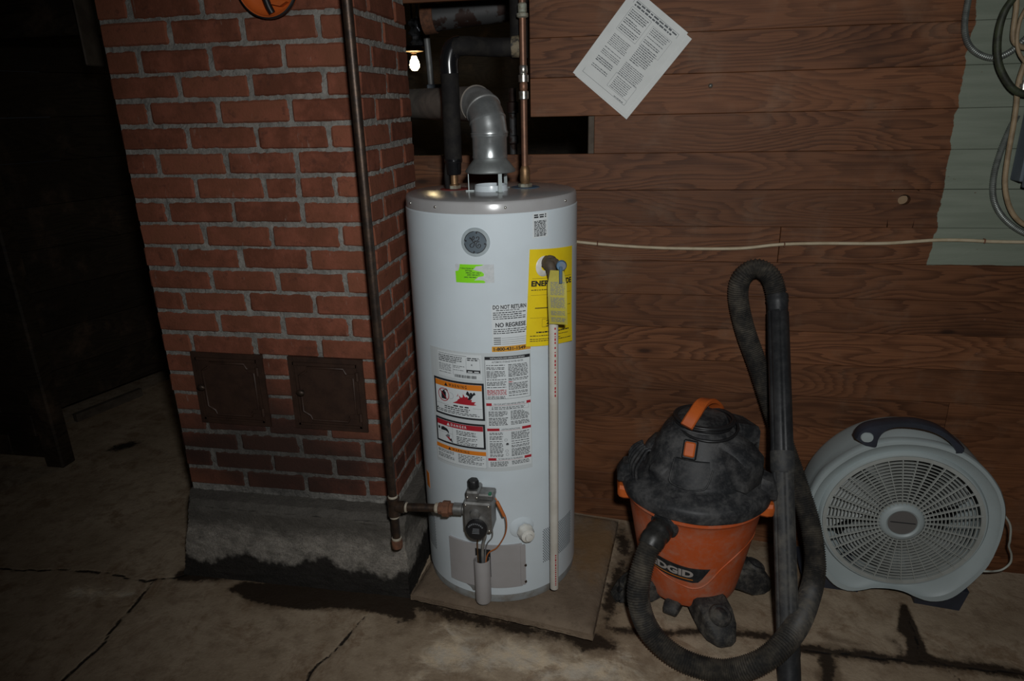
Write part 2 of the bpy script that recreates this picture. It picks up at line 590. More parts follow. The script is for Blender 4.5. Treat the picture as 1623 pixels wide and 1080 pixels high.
# ------------------------------------------------------------------ printing helpers
_fonts = {}
def text2d(body, bold=0.0):
    key = (body, bold)
    if key in _fonts: return _fonts[key]
    cu = bpy.data.curves.new('text', 'FONT')
    cu.body = body
    cu.size = 1.0
    cu.offset = bold
    cu.resolution_u = 3
    o = bpy.data.objects.new('text', cu)
    col.objects.link(o)
    bpy.context.view_layer.update()
    dg = bpy.context.evaluated_depsgraph_get()
    me = bpy.data.meshes.new_from_object(o.evaluated_get(dg))
    vs = [(v.co.x, v.co.y) for v in me.vertices]
    fs = [tuple(p.vertices) for p in me.polygons]
    bpy.data.objects.remove(o); bpy.data.curves.remove(cu); bpy.data.meshes.remove(me)
    x0 = min(v[0] for v in vs); x1 = max(v[0] for v in vs)
    y0 = min(v[1] for v in vs); y1 = max(v[1] for v in vs)
    vs = [((x - x0) / (x1 - x0), (y - y0) / (y1 - y0)) for x, y in vs]
    _fonts[key] = (vs, fs, (x1 - x0) / (y1 - y0))
    return _fonts[key]

def put_text(mb, mp, body, x0, y0, x1, y1, off, bold=.0):
    vs, fs, _ = text2d(body, bold)
    mb.add([mp(x0 + u * (x1 - x0), y0 + w * (y1 - y0), off) for u, w in vs], fs)

def put_rect(mb, mp, x0, y0, x1, y1, off, step=.012):
    n = max(1, int(math.ceil(abs(x1 - x0) / step)))
    vs, fs = [], []
    for i in range(n + 1):
        x = x0 + (x1 - x0) * i / n
        vs += [mp(x, y0, off), mp(x, y1, off)]
    for i in range(n):
        fs.append((2 * i, 2 * i + 2, 2 * i + 3, 2 * i + 1))
    mb.add(vs, fs)

def put_frame(mb, mp, x0, y0, x1, y1, w, off):
    put_rect(mb, mp, x0, y0, x1, y0 + w, off); put_rect(mb, mp, x0, y1 - w, x1, y1, off)
    put_rect(mb, mp, x0, y0, x0 + w, y1, off); put_rect(mb, mp, x1 - w, y0, x1, y1, off)

def greek(mb, mp, x0, y0, x1, y1, pitch, off, ink=.45, para=.12, word=(.004, .014), seed=0):
    """rows of unreadably small printing: word-long strokes with ragged line ends"""
    r = random.Random(seed)
    y = y1 - pitch
    while y > y0:
        xe = x1 - (r.random() * (x1 - x0) * (.55 if r.random() < para else .10))
        x = x0
        while x < xe:
            w = r.uniform(*word)
            put_rect(mb, mp, x, y, min(x + w, xe), y + pitch * ink * r.uniform(.8, 1.15), off, .03)
            x += w + word[0] * .45
        y -= pitch * (1.7 if r.random() < para else 1.0)
    return mb

def sheet(mp, x0, y0, x1, y1, nx, ny, off, th):
    """thin closed sheet in mapped coordinates"""
    mb = MB()
    vs, fs = [], []
    for s in (off, off - th):
        for j in range(ny + 1):
            for i in range(nx + 1):
                vs.append(mp(x0 + (x1 - x0) * i / nx, y0 + (y1 - y0) * j / ny, s))
    n1 = (nx + 1) * (ny + 1)
    idx = lambda i, j, k: k * n1 + j * (nx + 1) + i
    for j in range(ny):
        for i in range(nx):
            fs.append((idx(i, j, 0), idx(i + 1, j, 0), idx(i + 1, j + 1, 0), idx(i, j + 1, 0)))
            fs.append((idx(i, j, 1), idx(i, j + 1, 1), idx(i + 1, j + 1, 1), idx(i + 1, j, 1)))
    for i in range(nx):
        fs.append((idx(i, 0, 0), idx(i, 0, 1), idx(i + 1, 0, 1), idx(i + 1, 0, 0)))
        fs.append((idx(i, ny, 0), idx(i + 1, ny, 0), idx(i + 1, ny, 1), idx(i, ny, 1)))
    for j in range(ny):
        fs.append((idx(0, j, 0), idx(0, j + 1, 0), idx(0, j + 1, 1), idx(0, j, 1)))
        fs.append((idx(nx, j, 0), idx(nx, j, 1), idx(nx, j + 1, 1), idx(nx, j + 1, 0)))
    return mb.add(vs, fs)

# ================================================================== SETTING
WY = 2.38          # face of the board wall

def make_floor():
    def lines(a, b, fa, fb, coarse, fine):
        return np.unique(np.round(np.concatenate([np.arange(a, fa, coarse), np.arange(fa, fb, fine), np.arange(fb, b + coarse, coarse)]), 5))
    xs = lines(-5.0, 2.8, -2.3, 1.55, .12, .0085)
    ys = lines(-1.2, 5.4, 1.22, 2.42, .12, .0085)
    X, Y = np.meshgrid(xs, ys)
    def g(px, z=0.0):
        out = []
        for x, y in px:
            p = at_z(x, y, z)
            p = at_z(x, y, floor_z(p.x))
            out.append((p.x, p.y))
        return out
    def dseg(poly, closed=False):
        D = np.full(X.shape, 9.0)
        n = len(poly)
        for i in range(n if closed else n - 1):
            (ax, ay), (bx, by) = poly[i], poly[(i + 1) % n]
            L2 = (bx - ax) ** 2 + (by - ay) ** 2 + 1e-12
            t = np.clip(((X - ax) * (bx - ax) + (Y - ay) * (by - ay)) / L2, 0, 1)
            D = np.minimum(D, np.hypot(X - ax - t * (bx - ax), Y - ay - t * (by - ay)))
        return D
    def inside(poly):
        I = np.zeros(X.shape, bool)
        n = len(poly)
        for i in range(n):
            (ax, ay), (bx, by) = poly[i], poly[(i + 1) % n]
            c = ((ay > Y) != (by > Y)) & (X < (bx - ax) * (Y - ay) / (by - ay + 1e-12) + ax)
            I ^= c
        return I
    def blob(poly, soft):
        d = dseg(poly, True)
        s = np.where(inside(poly), d, -d)
        return np.clip(.5 + s / soft, 0, 1)
    def line(poly, w, soft):
        return np.clip(.5 + (w - dseg(poly)) / (soft * (1.0 if w < .006 else 2.0)), 0, 1)
    wet = np.zeros(X.shape)  # damp stains, plus shade painted in front of the heater slab
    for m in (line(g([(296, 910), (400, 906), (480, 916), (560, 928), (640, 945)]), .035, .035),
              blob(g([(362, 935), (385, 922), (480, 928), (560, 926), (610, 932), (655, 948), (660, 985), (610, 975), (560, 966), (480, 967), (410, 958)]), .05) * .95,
              line(g([(655, 955), (700, 972), (760, 985), (860, 1003), (960, 1022)]), .028, .05) * .85,  # shade along the slab's front edge, painted dark
              blob(g([(905, 1010), (950, 1000), (975, 1012), (960, 1030), (925, 1036)]), .05) * .7,  # brown stain with the slab's front shadow painted in
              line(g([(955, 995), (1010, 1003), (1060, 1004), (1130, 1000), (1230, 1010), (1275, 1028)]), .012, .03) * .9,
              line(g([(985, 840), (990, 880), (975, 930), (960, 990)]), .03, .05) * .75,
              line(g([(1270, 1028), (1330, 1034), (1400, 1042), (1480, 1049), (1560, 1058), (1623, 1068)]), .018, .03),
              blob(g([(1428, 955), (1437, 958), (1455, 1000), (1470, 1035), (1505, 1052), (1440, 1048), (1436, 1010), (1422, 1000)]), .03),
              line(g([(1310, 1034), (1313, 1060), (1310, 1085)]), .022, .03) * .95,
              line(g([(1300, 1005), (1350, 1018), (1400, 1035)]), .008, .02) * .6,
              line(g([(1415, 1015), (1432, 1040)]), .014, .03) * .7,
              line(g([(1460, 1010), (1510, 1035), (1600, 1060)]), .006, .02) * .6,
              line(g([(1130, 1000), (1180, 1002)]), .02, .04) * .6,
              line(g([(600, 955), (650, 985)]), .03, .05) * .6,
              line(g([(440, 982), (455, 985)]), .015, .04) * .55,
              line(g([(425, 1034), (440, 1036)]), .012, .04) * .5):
        wet = np.maximum(wet, m)  # damp stains and painted slab shade share this mask
    light = np.zeros(X.shape)
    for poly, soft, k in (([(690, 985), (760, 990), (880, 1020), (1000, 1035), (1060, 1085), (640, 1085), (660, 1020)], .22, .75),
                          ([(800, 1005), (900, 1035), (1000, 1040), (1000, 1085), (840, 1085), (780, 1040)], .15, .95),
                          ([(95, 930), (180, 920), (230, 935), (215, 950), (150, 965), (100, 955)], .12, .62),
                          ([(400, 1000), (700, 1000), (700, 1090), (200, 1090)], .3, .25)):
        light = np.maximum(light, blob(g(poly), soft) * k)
    crack = np.zeros(X.shape)
    cr = [([(-60, 900), (60, 905), (110, 903), (142, 906), (180, 911), (232, 922), (262, 917), (296, 911)], .0045),
          ([(243, 922), (228, 940), (215, 957), (190, 984), (172, 1005), (152, 1032), (120, 1060), (85, 1095)], .0055),
          ([(578, 978), (566, 990), (552, 1008), (540, 1022), (522, 1040), (505, 1052), (492, 1066), (482, 1090)], .0055),
          ([(1500, 1060), (1520, 1075), (1530, 1095)], .003), ([(1270, 1028), (1400, 1044), (1500, 1052), (1623, 1068)], .003),
          ([(1432, 955), (1442, 985), (1455, 1020), (1462, 1046)], .003), ([(250, 575), (300, 600)], .01), ([(165, 708), (230, 705)], .008)]
    kr = random.Random(14)
    def meander(poly):
        out = [poly[0]]
        for (ax, ay), (bx, by) in zip(poly, poly[1:]):
            n = max(1, int(math.hypot(bx - ax, by - ay) / .03))
            for k in range(1, n + 1):
                t = k / n
                j = .007 if k < n else 0
                out.append((ax + (bx - ax) * t + kr.uniform(-j, j), ay + (by - ay) * t + kr.uniform(-j, j)))
        return out
    for poly, w in cr:
        pl = meander(g(poly))
        for a, b in zip(pl, pl[1:]):
            crack = np.maximum(crack, line([a, b], min(.0059, w * kr.uniform(.35, 1.6)), .010))
    Z = np.vectorize(floor_z)(X) - .003 * np.clip(crack * 1.4 - .3, 0, 1)
    ny, nx = X.shape
    verts = np.stack([X.ravel(), Y.ravel(), Z.ravel()], 1)
    i = np.arange(ny * nx).reshape(ny, nx)
    faces = np.stack([i[:-1, :-1].ravel(), i[:-1, 1:].ravel(), i[1:, 1:].ravel(), i[1:, :-1].ravel()], 1)
    me = bpy.data.meshes.new('floor')
    me.from_pydata(verts.tolist(), [], faces.tolist())
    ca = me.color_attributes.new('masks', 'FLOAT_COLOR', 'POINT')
    buf = np.stack([wet.ravel(), light.ravel(), crack.ravel(), np.ones(wet.size)], 1).astype(np.float32)  # red channel: damp stains plus painted slab shade
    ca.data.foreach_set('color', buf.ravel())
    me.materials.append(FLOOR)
    o = bpy.data.objects.new('floor', me)
    col.objects.link(o)
    tag(o, 'cracked and stained concrete floor with a dark damp seam', None, None, 'structure')

make_floor()


def make_board_wall():
    wall = root('wall_back', (.5, WY, 0), 'wall of horizontal brown pine boards, partly painted green', None, kind='structure')
    r = random.Random(5)
    zs = [1.168 + .1215 * k for k in range(-11, 9)]           # joints between boards
    X0, X1 = -.92, 2.6
    TH = .022
    for z0, z1 in zip(zs, zs[1:]):
        spans = [[X0, X1]]
        if z0 > 1.4 and z1 < 1.55: spans = [[X0, -.90], [-.138, X1]]       # slot beside the copper pipe
        elif z0 > 1.52 and z1 < 1.91: spans = [[X0, -.90], [-.352, X1]]    # opening above the heater
        zm = (z0 + z1) / 2
        cuts = {1: None}
        if abs(zm - 1.107) < .03: cut = .487
        elif abs(zm - .50) < .06: cut = 1.105
        else: cut = r.choice((None, None, 1.9, -.5 if zm < 1.3 else 1.75))
        out = []
        for a, b in spans:
            if cut and a < cut < b: out += [(a, cut - .0008), (cut + .0008, b)]
            else: out.append((a, b))
        for a, b in out:
            if b - a < .03: continue
            j = r.uniform(-.0015, .0015)
            mb = MB()
            hx, hz, hr = .852, 1.257, .0165
            if a < hx < b and z0 < hz < z1:
                mb.box(a, hx - .04, WY + j, WY + TH, z0 + .0008, z1 - .0008)
                mb.box(hx + .04, b, WY + j, WY + TH, z0 + .0008, z1 - .0008)
                n = 32
                sq, ci = [], []
                for k in range(n):
                    t = 2 * PI * k / n
                    c, s = math.cos(t), math.sin(t)
                    sx = .04
                    up, dn = z1 - .0008 - hz, hz - z0 - .0008
                    kx = sx / abs(c) if abs(c) > 1e-6 else 9
                    kz = (up if s > 0 else dn) / abs(s) if abs(s) > 1e-6 else 9
                    m = min(kx, kz)
                    sq.append((hx + c * m, hz + s * m))
                    ci.append((hx + c * hr * 1.15, hz + s * hr))
                vs = [(x, WY + j, z) for x, z in sq] + [(x, WY + j, z) for x, z in ci] + [(x, WY + TH, z) for x, z in ci]
                fs = []
                for k in range(n):
                    k2 = (k + 1) % n
                    fs += [(k, k2, n + k2, n + k), (n + k, n + k2, 2 * n + k2, 2 * n + k)]
                mb.add(vs, fs)
            else:
                mb.box(a, b, WY + j, WY + TH, z0 + .0004, z1 - .0004, .0013)
            build('board', mb, WOOD, wall, 0)
    # what shows inside the knot hole, and the studs beside the opening
    build('hole_backing', MB().box(.81, .90, WY + TH + .020, WY + TH + .04, 1.18, 1.33, .002), simple('raw_wood', (.26, .17, .095), None, .8), wall, 0)
    build('stud', MB().box(-.160, -.115, WY + TH + .001, WY + .11, .0, 1.95, .003), STUD, wall, 0)
    build('stud', MB().box(.40, .445, WY + TH + .001, WY + .11, -.04, 2.25, .003), STUD, wall, 0)
    build('stud', MB().box(-.40, -.352, WY + TH + .045, WY + .12, 1.90, 2.25, .003), STUD, wall, 0)
    # nail
    p = at_y(1126, 136, WY)
    build('nail', MB().lathe([(.0, -.006), (.006, -.005), (.0075, -.002), (.0075, .004)], (p.x, WY - .002, p.z), 14, (0, 1, 0)), SOLDER, wall, 60)
    nr = random.Random(3)
    mbn = MB().lathe([(.0, -.001), (.004, -.0006), (.004, .004)], (0, 0, 0), 10, (0, 1, 0))
    me = None
    for zi, z in enumerate([.865, .745, .62, .98, .865, .745, 1.23, 1.35, 1.47, 1.6, 1.72]):
        x = (-.10, 1.155, .46)[zi % 3] + nr.uniform(-.012, .012)
        if me is None:
            o = build('nail_head', mbn, RUST, wall, 60)
            o.data.transform(Matrix.Translation(Vector(wall.location)))
            me = o.data
        else:
            o = bpy.data.objects.new('nail_head', me)
            col.objects.link(o)
            o.parent = wall
        o.location = Vector((x, WY - .001, z)) - Vector(wall.location)

make_board_wall()

# ceiling and the dark rooms beyond
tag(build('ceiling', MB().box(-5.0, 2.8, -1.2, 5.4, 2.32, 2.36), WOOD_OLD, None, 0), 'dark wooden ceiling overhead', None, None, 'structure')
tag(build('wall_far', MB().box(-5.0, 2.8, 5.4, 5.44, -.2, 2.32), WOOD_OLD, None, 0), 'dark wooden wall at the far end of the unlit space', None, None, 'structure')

def make_left_side():
    a, b = at_z(118, 668), at_z(222, 626)
    d = (b - a).normalized()
    nrm = Vector((-d.y, d.x, 0))
    a2 = a - d * .10
    b2 = b + d * 1.4
    wall = root('wall_left', ((a.x + b.x) / 2, (a.y + b.y) / 2, 0), 'unlit plank wall beyond the brick chimney', None, kind='structure')
    def mp(t, h, o):
        p = a2.lerp(b2, t) + nrm * o
        return Vector((p.x, p.y, h))
    L = (b2 - a2).length
    z = .10
    while z < 2.2:
        mb = MB()
        mb.prism([(0, z + .001), (1, z + .001), (1, z + .208), (0, z + .208)], mp, .0, .025)
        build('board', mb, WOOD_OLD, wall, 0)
        z += .21
    t0, t1 = .10 / L, (.10 + (b - a).length) / L
    tag(build('baseboard_left', MB().prism([(t0, 0), (t1, 0), (t1, .045), (t0, .045)], mp, -.03, .0), STUD, None, 0),
        'pale wooden sill strip at the foot of the unlit plank wall', None, None, 'structure')
    # plank door standing open, its post-like edge towards the room
    e = at_z(103, 738)
    door = root('plank_door', (e.x - .4, e.y, 0), 'old wooden plank door standing open in the dark', 'door')
    for k in range(5):
        x1 = e.x - .07 - k * .19
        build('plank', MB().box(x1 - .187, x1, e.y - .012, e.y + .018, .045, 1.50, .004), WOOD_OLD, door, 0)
    build('stile', MB().box(e.x - .075, e.x + .02, e.y - .03, e.y + .05, .0, 1.52, .008), WOOD_OLD, door, 0)
    build('ledge', MB().box(e.x - 1.0, e.x - .08, e.y - .032, e.y - .012, .16, .27, .004), WOOD_OLD, door, 0)
    build('ledge', MB().box(e.x - 1.0, e.x - .08, e.y - .032, e.y - .012, 1.18, 1.29, .004), WOOD_OLD, door, 0)
    # ceiling beam and a pale block hanging beside it
    p = at_y(60, 58, 2.55)
    q = at_y(130, 48, 2.55)
    tag(build('trim_1', MB().box(-4.9, q.x + .02, 2.55, 2.68, p.z, 2.32, .006), WOOD_OLD, None, 0), 'dark wooden ceiling beam beside the chimney', None, None, 'structure')
    t, u = at_y(125, 20, 2.5), at_y(157, 105, 2.5)
    o = build('hanger_block', MB().box(t.x + .03, u.x, 2.44, 2.535, u.z, 2.32, .006), STUD, None, 0)
    tag(o, 'short pale timber block under the ceiling beam beside chimney', 'timber')

make_left_side()


# ================================================================== CHIMNEY
def make_chimney():
    FX0, FX1, FY, BY = -1.513, -.746, 1.878, 2.312
    ch = root('brick_chimney', ((FX0 + FX1) / 2, 2.08, 0), 'red brick chimney with pale mortar on a stained concrete plinth', 'chimney')
    base = Vector(ch.location)
    r = random.Random(21)
    variants = {}
    def brick_mesh(lx, ly, lz, k):
        key = (round(lx, 3), round(ly, 3), k)
        if key in variants: return variants[key]
        bm = bmesh.new()
        bmesh.ops.create_cube(bm, size=1.0)
        for v in bm.verts: v.co = Vector((v.co.x * lx, v.co.y * ly, v.co.z * lz))
        bmesh.ops.bevel(bm, geom=bm.edges[:], offset=.0058, segments=1, profile=.5, affect='EDGES')
        rr = random.Random(k * 13 + 5)
        for v in bm.verts: v.co += Vector((rr.uniform(-1, 1) * .0016, rr.uniform(-1, 1) * .0014, rr.uniform(-1, 1) * .0016))
        me = bpy.data.meshes.new('brick')
        bm.to_mesh(me); bm.free()
        me.materials.append(BRICK)
        variants[key] = me
        return me
    LB, DB, HB, J = .2103, .100, .0612, .0120
    def put(x0, x1, y0, y1, z0):
        o = bpy.data.objects.new('brick', brick_mesh(x1 - x0, y1 - y0, HB, r.randrange(6)))
        col.objects.link(o)
        o.parent = ch
        o.location = Vector(((x0 + x1) / 2 + r.uniform(-.0018, .0018), (y0 + y1) / 2 + r.uniform(-.0011, .0011), z0 + HB / 2 + r.uniform(-.0022, .0022))) - base
        o.rotation_euler = (0, r.uniform(-.010, .010), r.uniform(-.004, .004))
    ncourse = 28
    for c in range(ncourse):
        z0 = .3263 + .0711 * c + .005
        if z0 + HB > 2.31: break
        yb0, yb1 = BY - DB, BY
        if c % 2 == 0:      # full bricks from the left, a corner brick on the right
            for k in range(3):
                x = FX0 + k * (LB + J)
                if c == 14 and k == 2:
                    put(x, x + .097, FY, FY + DB, z0); put(x + .110, x + LB, FY, FY + DB, z0)
                else:
                    put(x, x + LB, FY, FY + DB, z0)
            put(FX1 - DB, FX1, FY, FY + LB, z0)
            put(FX1 - DB, FX1, FY + LB + J, FY + 2 * LB + J, z0)
            put(FX0, FX0 + DB, FY + DB + J, FY + DB + J + LB, z0)
            put(FX0, FX0 + LB, yb0, yb1, z0)
        else:
            put(FX0, FX0 + DB, FY, FY + LB, z0)
            put(FX0, FX0 + DB, FY + LB + J, FY + 2 * LB + J, z0)
            for k in range(3):
                x = FX0 + DB + J + k * (LB + J)
                put(x, x + LB, FY, FY + DB, z0)
            put(FX1 - DB, FX1, FY + DB + J, FY + DB + J + LB, z0)
            put(FX1 - DB, FX1, yb0, yb1, z0)
    # mortar core just behind the brick faces, smeared unevenly over their worn edges
    from mathutils import noise as mn
    rr = random.Random(2)
    def lump(x, y, z):
        p = Vector((x, y, z))
        return .0044 + .0032 * mn.noise(p * 45) + .0022 * mn.noise(p * 130 + Vector((7, 3, 1)))
    mb = MB()
    Z0, Z1, st = .300, 2.315, .0065
    nz = int((Z1 - Z0) / st)
    def face(n, fn):
        base_i = len(mb.v)
        for j in range(nz + 1):
            z = Z0 + (Z1 - Z0) * j / nz
            for i in range(n + 1):
                mb.v.append(fn(i / n, z))
        for j in range(nz):
            for i in range(n):
                q = base_i + j * (n + 1) + i
                mb.f.append((q, q + 1, q + n + 2, q + n + 1))
    I = .0036
    def dd(x, y, z, e): return max(.0030, lump(x, y, z)) if e else I
    face(118, lambda t, z: ((FX0 + I) + t * (FX1 - FX0 - 2 * I), FY + dd(t * .767, 0, z, 0 < t < 1), z))
    face(66, lambda t, z: (FX1 - dd(5, t * .434, z, 0 < t < 1), (FY + I) + t * (BY - FY - 2 * I), z))
    face(30, lambda t, z: (FX0 + dd(9, t * .434, z, 0 < t < 1), (FY + I) + t * (BY - FY - 2 * I), z))
    mb.quad((FX0 + I, BY - I, Z0), (FX1 - I, BY - I, Z0), (FX1 - I, BY - I, Z1), (FX0 + I, BY - I, Z1))
    me = bpy.data.meshes.new('mortar')
    me.from_pydata([(p[0] - base.x, p[1] - base.y, p[2] - base.z) for p in mb.v], [], mb.f)
    me.materials.append(MORTAR)
    mo = bpy.data.objects.new('mortar', me)
    col.objects.link(mo)
    mo.parent = ch
    # plinth
    bm = bmesh.new()
    bmesh.ops.create_cube(bm, size=1.0)
    for v in bm.verts:
        v.co = Vector((-1.548 + (v.co.x + .5) * .848, 1.795 + (v.co.y + .5) * .565, -.01 + (v.co.z + .5) * .316))
    bmesh.ops.subdivide_edges(bm, edges=bm.edges[:], cuts=40, use_grid_fill=True)
    for v in bm.verts:
        p = v.co
        d = min(p.x + 1.548, -.700 - p.x)
        tz = .306 - p.z
        dy = p.y - 1.795
        if tz < .03 and dy < .03:      # worn front arris
            v.co.y += max(0, .022 - tz) * .55 * (1 if dy < .015 else 0)
            v.co.z -= max(0, .02 - dy) * .5 * (1 if tz < .01 else 0)
        v.co += Vector((rr.uniform(-1, 1), rr.uniform(-1, 1), rr.uniform(-1, 1) * (p.z > .01))) * .0022
        lx = max(0.0, 1 - (p.x + 1.548) / .30)
        v.co.x += lx * (p.z / .306) * (.026 + max(0.0, .085 - dy) * .62)
        if p.z > .02 and d < .004: v.co.x += .002 * math.sin(p.z * 41 + p.y * 17) * (1 if p.x < -1 else -1)
    bm.verts.index_update()
    mb = MB().add([v.co.copy() for v in bm.verts], [[v.index for v in f.verts] for f in bm.faces])
    bm.free()
    build('plinth', mb, PLINTH, ch, 30)
    # two iron cleanout doors
    def cleanout(x0, x1, z0, z1, kx, tilt):
        y = FY - .003
        cx, cz = (x0 + x1) / 2, (z0 + z1) / 2
        def mp(u, w, o):
            a = u - cx; b = w - cz
            return Vector((cx + a * math.cos(tilt) - b * math.sin(tilt), y - o, cz + a * math.sin(tilt) + b * math.cos(tilt)))
        mb = MB().prism([(x0, z0), (x1, z0), (x1, z1), (x0, z1)], mp, -.006, .005)
        d = build('cleanout_door', mb, IRONDOOR, ch, 0, 'brown painted iron cleanout door')
        e, n = .016, .030
        # raised rim strips
        fr = MB()
        for (a0, a1, b0, b1) in ((x0 + e, x1 - e, z1 - e - .010, z1 - e), (x0 + e, x1 - e, z0 + e, z0 + e + .007), (x0 + e, x0 + e + .007, z0 + e, z1 - e), (x1 - e - .007, x1 - e, z0 + e, z1 - e)):
            fr.prism([(a0, b0), (a1, b0), (a1 - .002, b1), (a0 + .002, b1)], mp, .004, .011)
        build('rim_moulding', fr, IRONDOOR, d, 0)
        # inner moulding with notched corners
        i = .034
        X0, X1, Z0, Z1 = x0 + i, x1 - i, z0 + i, z1 - i
        pts = [(X0 + n, Z0), (X1 - n, Z0), (X1 - n * .8, Z0 + n * .5), (X1 - n * .3, Z0 + n * .8), (X1, Z0 + n), (X1, Z1 - n), (X1 - n * .3, Z1 - n * .8), (X1 - n * .8, Z1 - n * .5), (X1 - n, Z1),
               (X0 + n, Z1), (X0 + n * .8, Z1 - n * .5), (X0 + n * .3, Z1 - n * .8), (X0, Z1 - n), (X0, Z0 + n), (X0 + n * .3, Z0 + n * .8), (X0 + n * .8, Z0 + n * .5)]
        path = [mp(u, w, .005) for u, w in pts + pts[:2]]
        build('panel_moulding', MB().tube(path, .0042, 8, False), IRONDOOR, d, 60)
        build('knob', MB().lathe([(.004, 0), (.005, .012), (.013, .016), (.015, .021), (.010, .026), (0, .027)], mp(kx, cz + .01, .004), 18, (0, -1, 0), wob=lambda a, h: 1.0 - .25 * abs(math.sin(a))), IRON, d, 60)
        for hz in (z0 + .055, z1 - .055):
            build('hinge', MB().tube([mp(x1 - .018, hz - .014, .010), mp(x1 - .018, hz + .014, .010)], .006, 10), IRONDOOR, d, 50)
            build('hinge_strap', MB().prism([(x1 - .055, hz - .006), (x1 - .016, hz - .009), (x1 - .016, hz + .009), (x1 - .055, hz + .006)], mp, .004, .009), IRONDOOR, d, 0)
    cleanout(-1.415, -1.163, .578, .832, -1.383, -.01)
    cleanout(-1.073, -.822, .578, .830, -1.032, -.01)
    return ch

make_chimney()

def make_orange_dish():
    c = at_y(416, -29, 1.83)
    o = root('orange_hanger', (c.x, 1.86, c.z - .085), 'round orange plastic dish hung high on the brick chimney', 'dish')
    ctr = (c.x, 1.872, c.z)
    R = .083
    build('dish', MB().lathe([(R * .2, .000), (R * .75, .002), (R * .92, .010), (R * .97, .030), (R, .031), (R * 1.02, .026), (R * .99, .006), (R * .8, -.001), (0, -.001)], ctr, 48, (0, -1, 0), (True, False)), ORANGEC, o, 50)
    build('rim', MB().lathe([(R * 1.00, .031), (R * 1.045, .030), (R * 1.05, .020), (R * 1.01, .018)], ctr, 48, (0, -1, 0)), BLACKP, o, 50)
    build('hook', MB().tube(smooth_path([(c.x - .018, 1.845, c.z + .06), (c.x - .012, 1.843, c.z), (c.x - .002, 1.846, c.z - .05), (c.x + .006, 1.85, c.z - .072)], .008), .009, 10), BLACKP, o, 50)
    build('inner_lip', MB().prism([(c.x + .004, c.z - .05), (c.x + .03, c.z - .056), (c.x + .05, c.z - .046), (c.x + .03, c.z - .043)], lambda x, z, d: Vector((x, 1.868 - d, z)), 0, .02), ORANGEC, o, 0)

make_orange_dish()

# ================================================================== WATER HEATER
HX, HY, HR = -.4172, 2.003, .254
PADZ = .055
HTOP = 1.334

def make_pad():
    a, b, c = Vector((-.683, 1.756)), Vector((-.076, 1.665)), Vector((-.016, 2.281))
    d = a + (c - b)
    o = root('concrete_pad', ((a.x + c.x) / 2, (a.y + c.y) / 2, 0), 'square tan concrete paving slab under the water heater', 'slab')
    n = 44
    rr = random.Random(8)
    rings = []
    def P(u, w, z):
        p = a.lerp(b, u).lerp(d.lerp(c, u), w)
        return Vector((p.x, p.y, z))
    bm = bmesh.new()
    bmesh.ops.create_cube(bm, size=1.0)
    bmesh.ops.subdivide_edges(bm, edges=bm.edges[:], cuts=n, use_grid_fill=True)
    for v in bm.verts:
        u, w, h = v.co.x + .5, v.co.y + .5, v.co.z + .5
        q = P(u, w, 0)
        zb = floor_z(q.x) - .004
        e = min(u, 1 - u, w, 1 - w) * .61
        z = zb + (PADZ - zb) * h
        if h > .9: z -= max(0, .026 - e) ** 2 * 24 + rr.uniform(0, .0008)
        if h < .99 and e < 1e-4:
            k = .0016 * rr.uniform(-1, 1) - .045 * min(1, max(0, .52 - h) * 5)
            ce = P(.5, .5, 0)
            q = q + (q - ce).normalized() * k
        v.co = Vector((q.x, q.y, z))
    bm.verts.index_update()
    mb = MB().add([v.co.copy() for v in bm.verts], [[v.index for v in f.verts] for f in bm.faces])
    bm.free()
    build('slab', mb, PADM, o, 40)

make_pad()


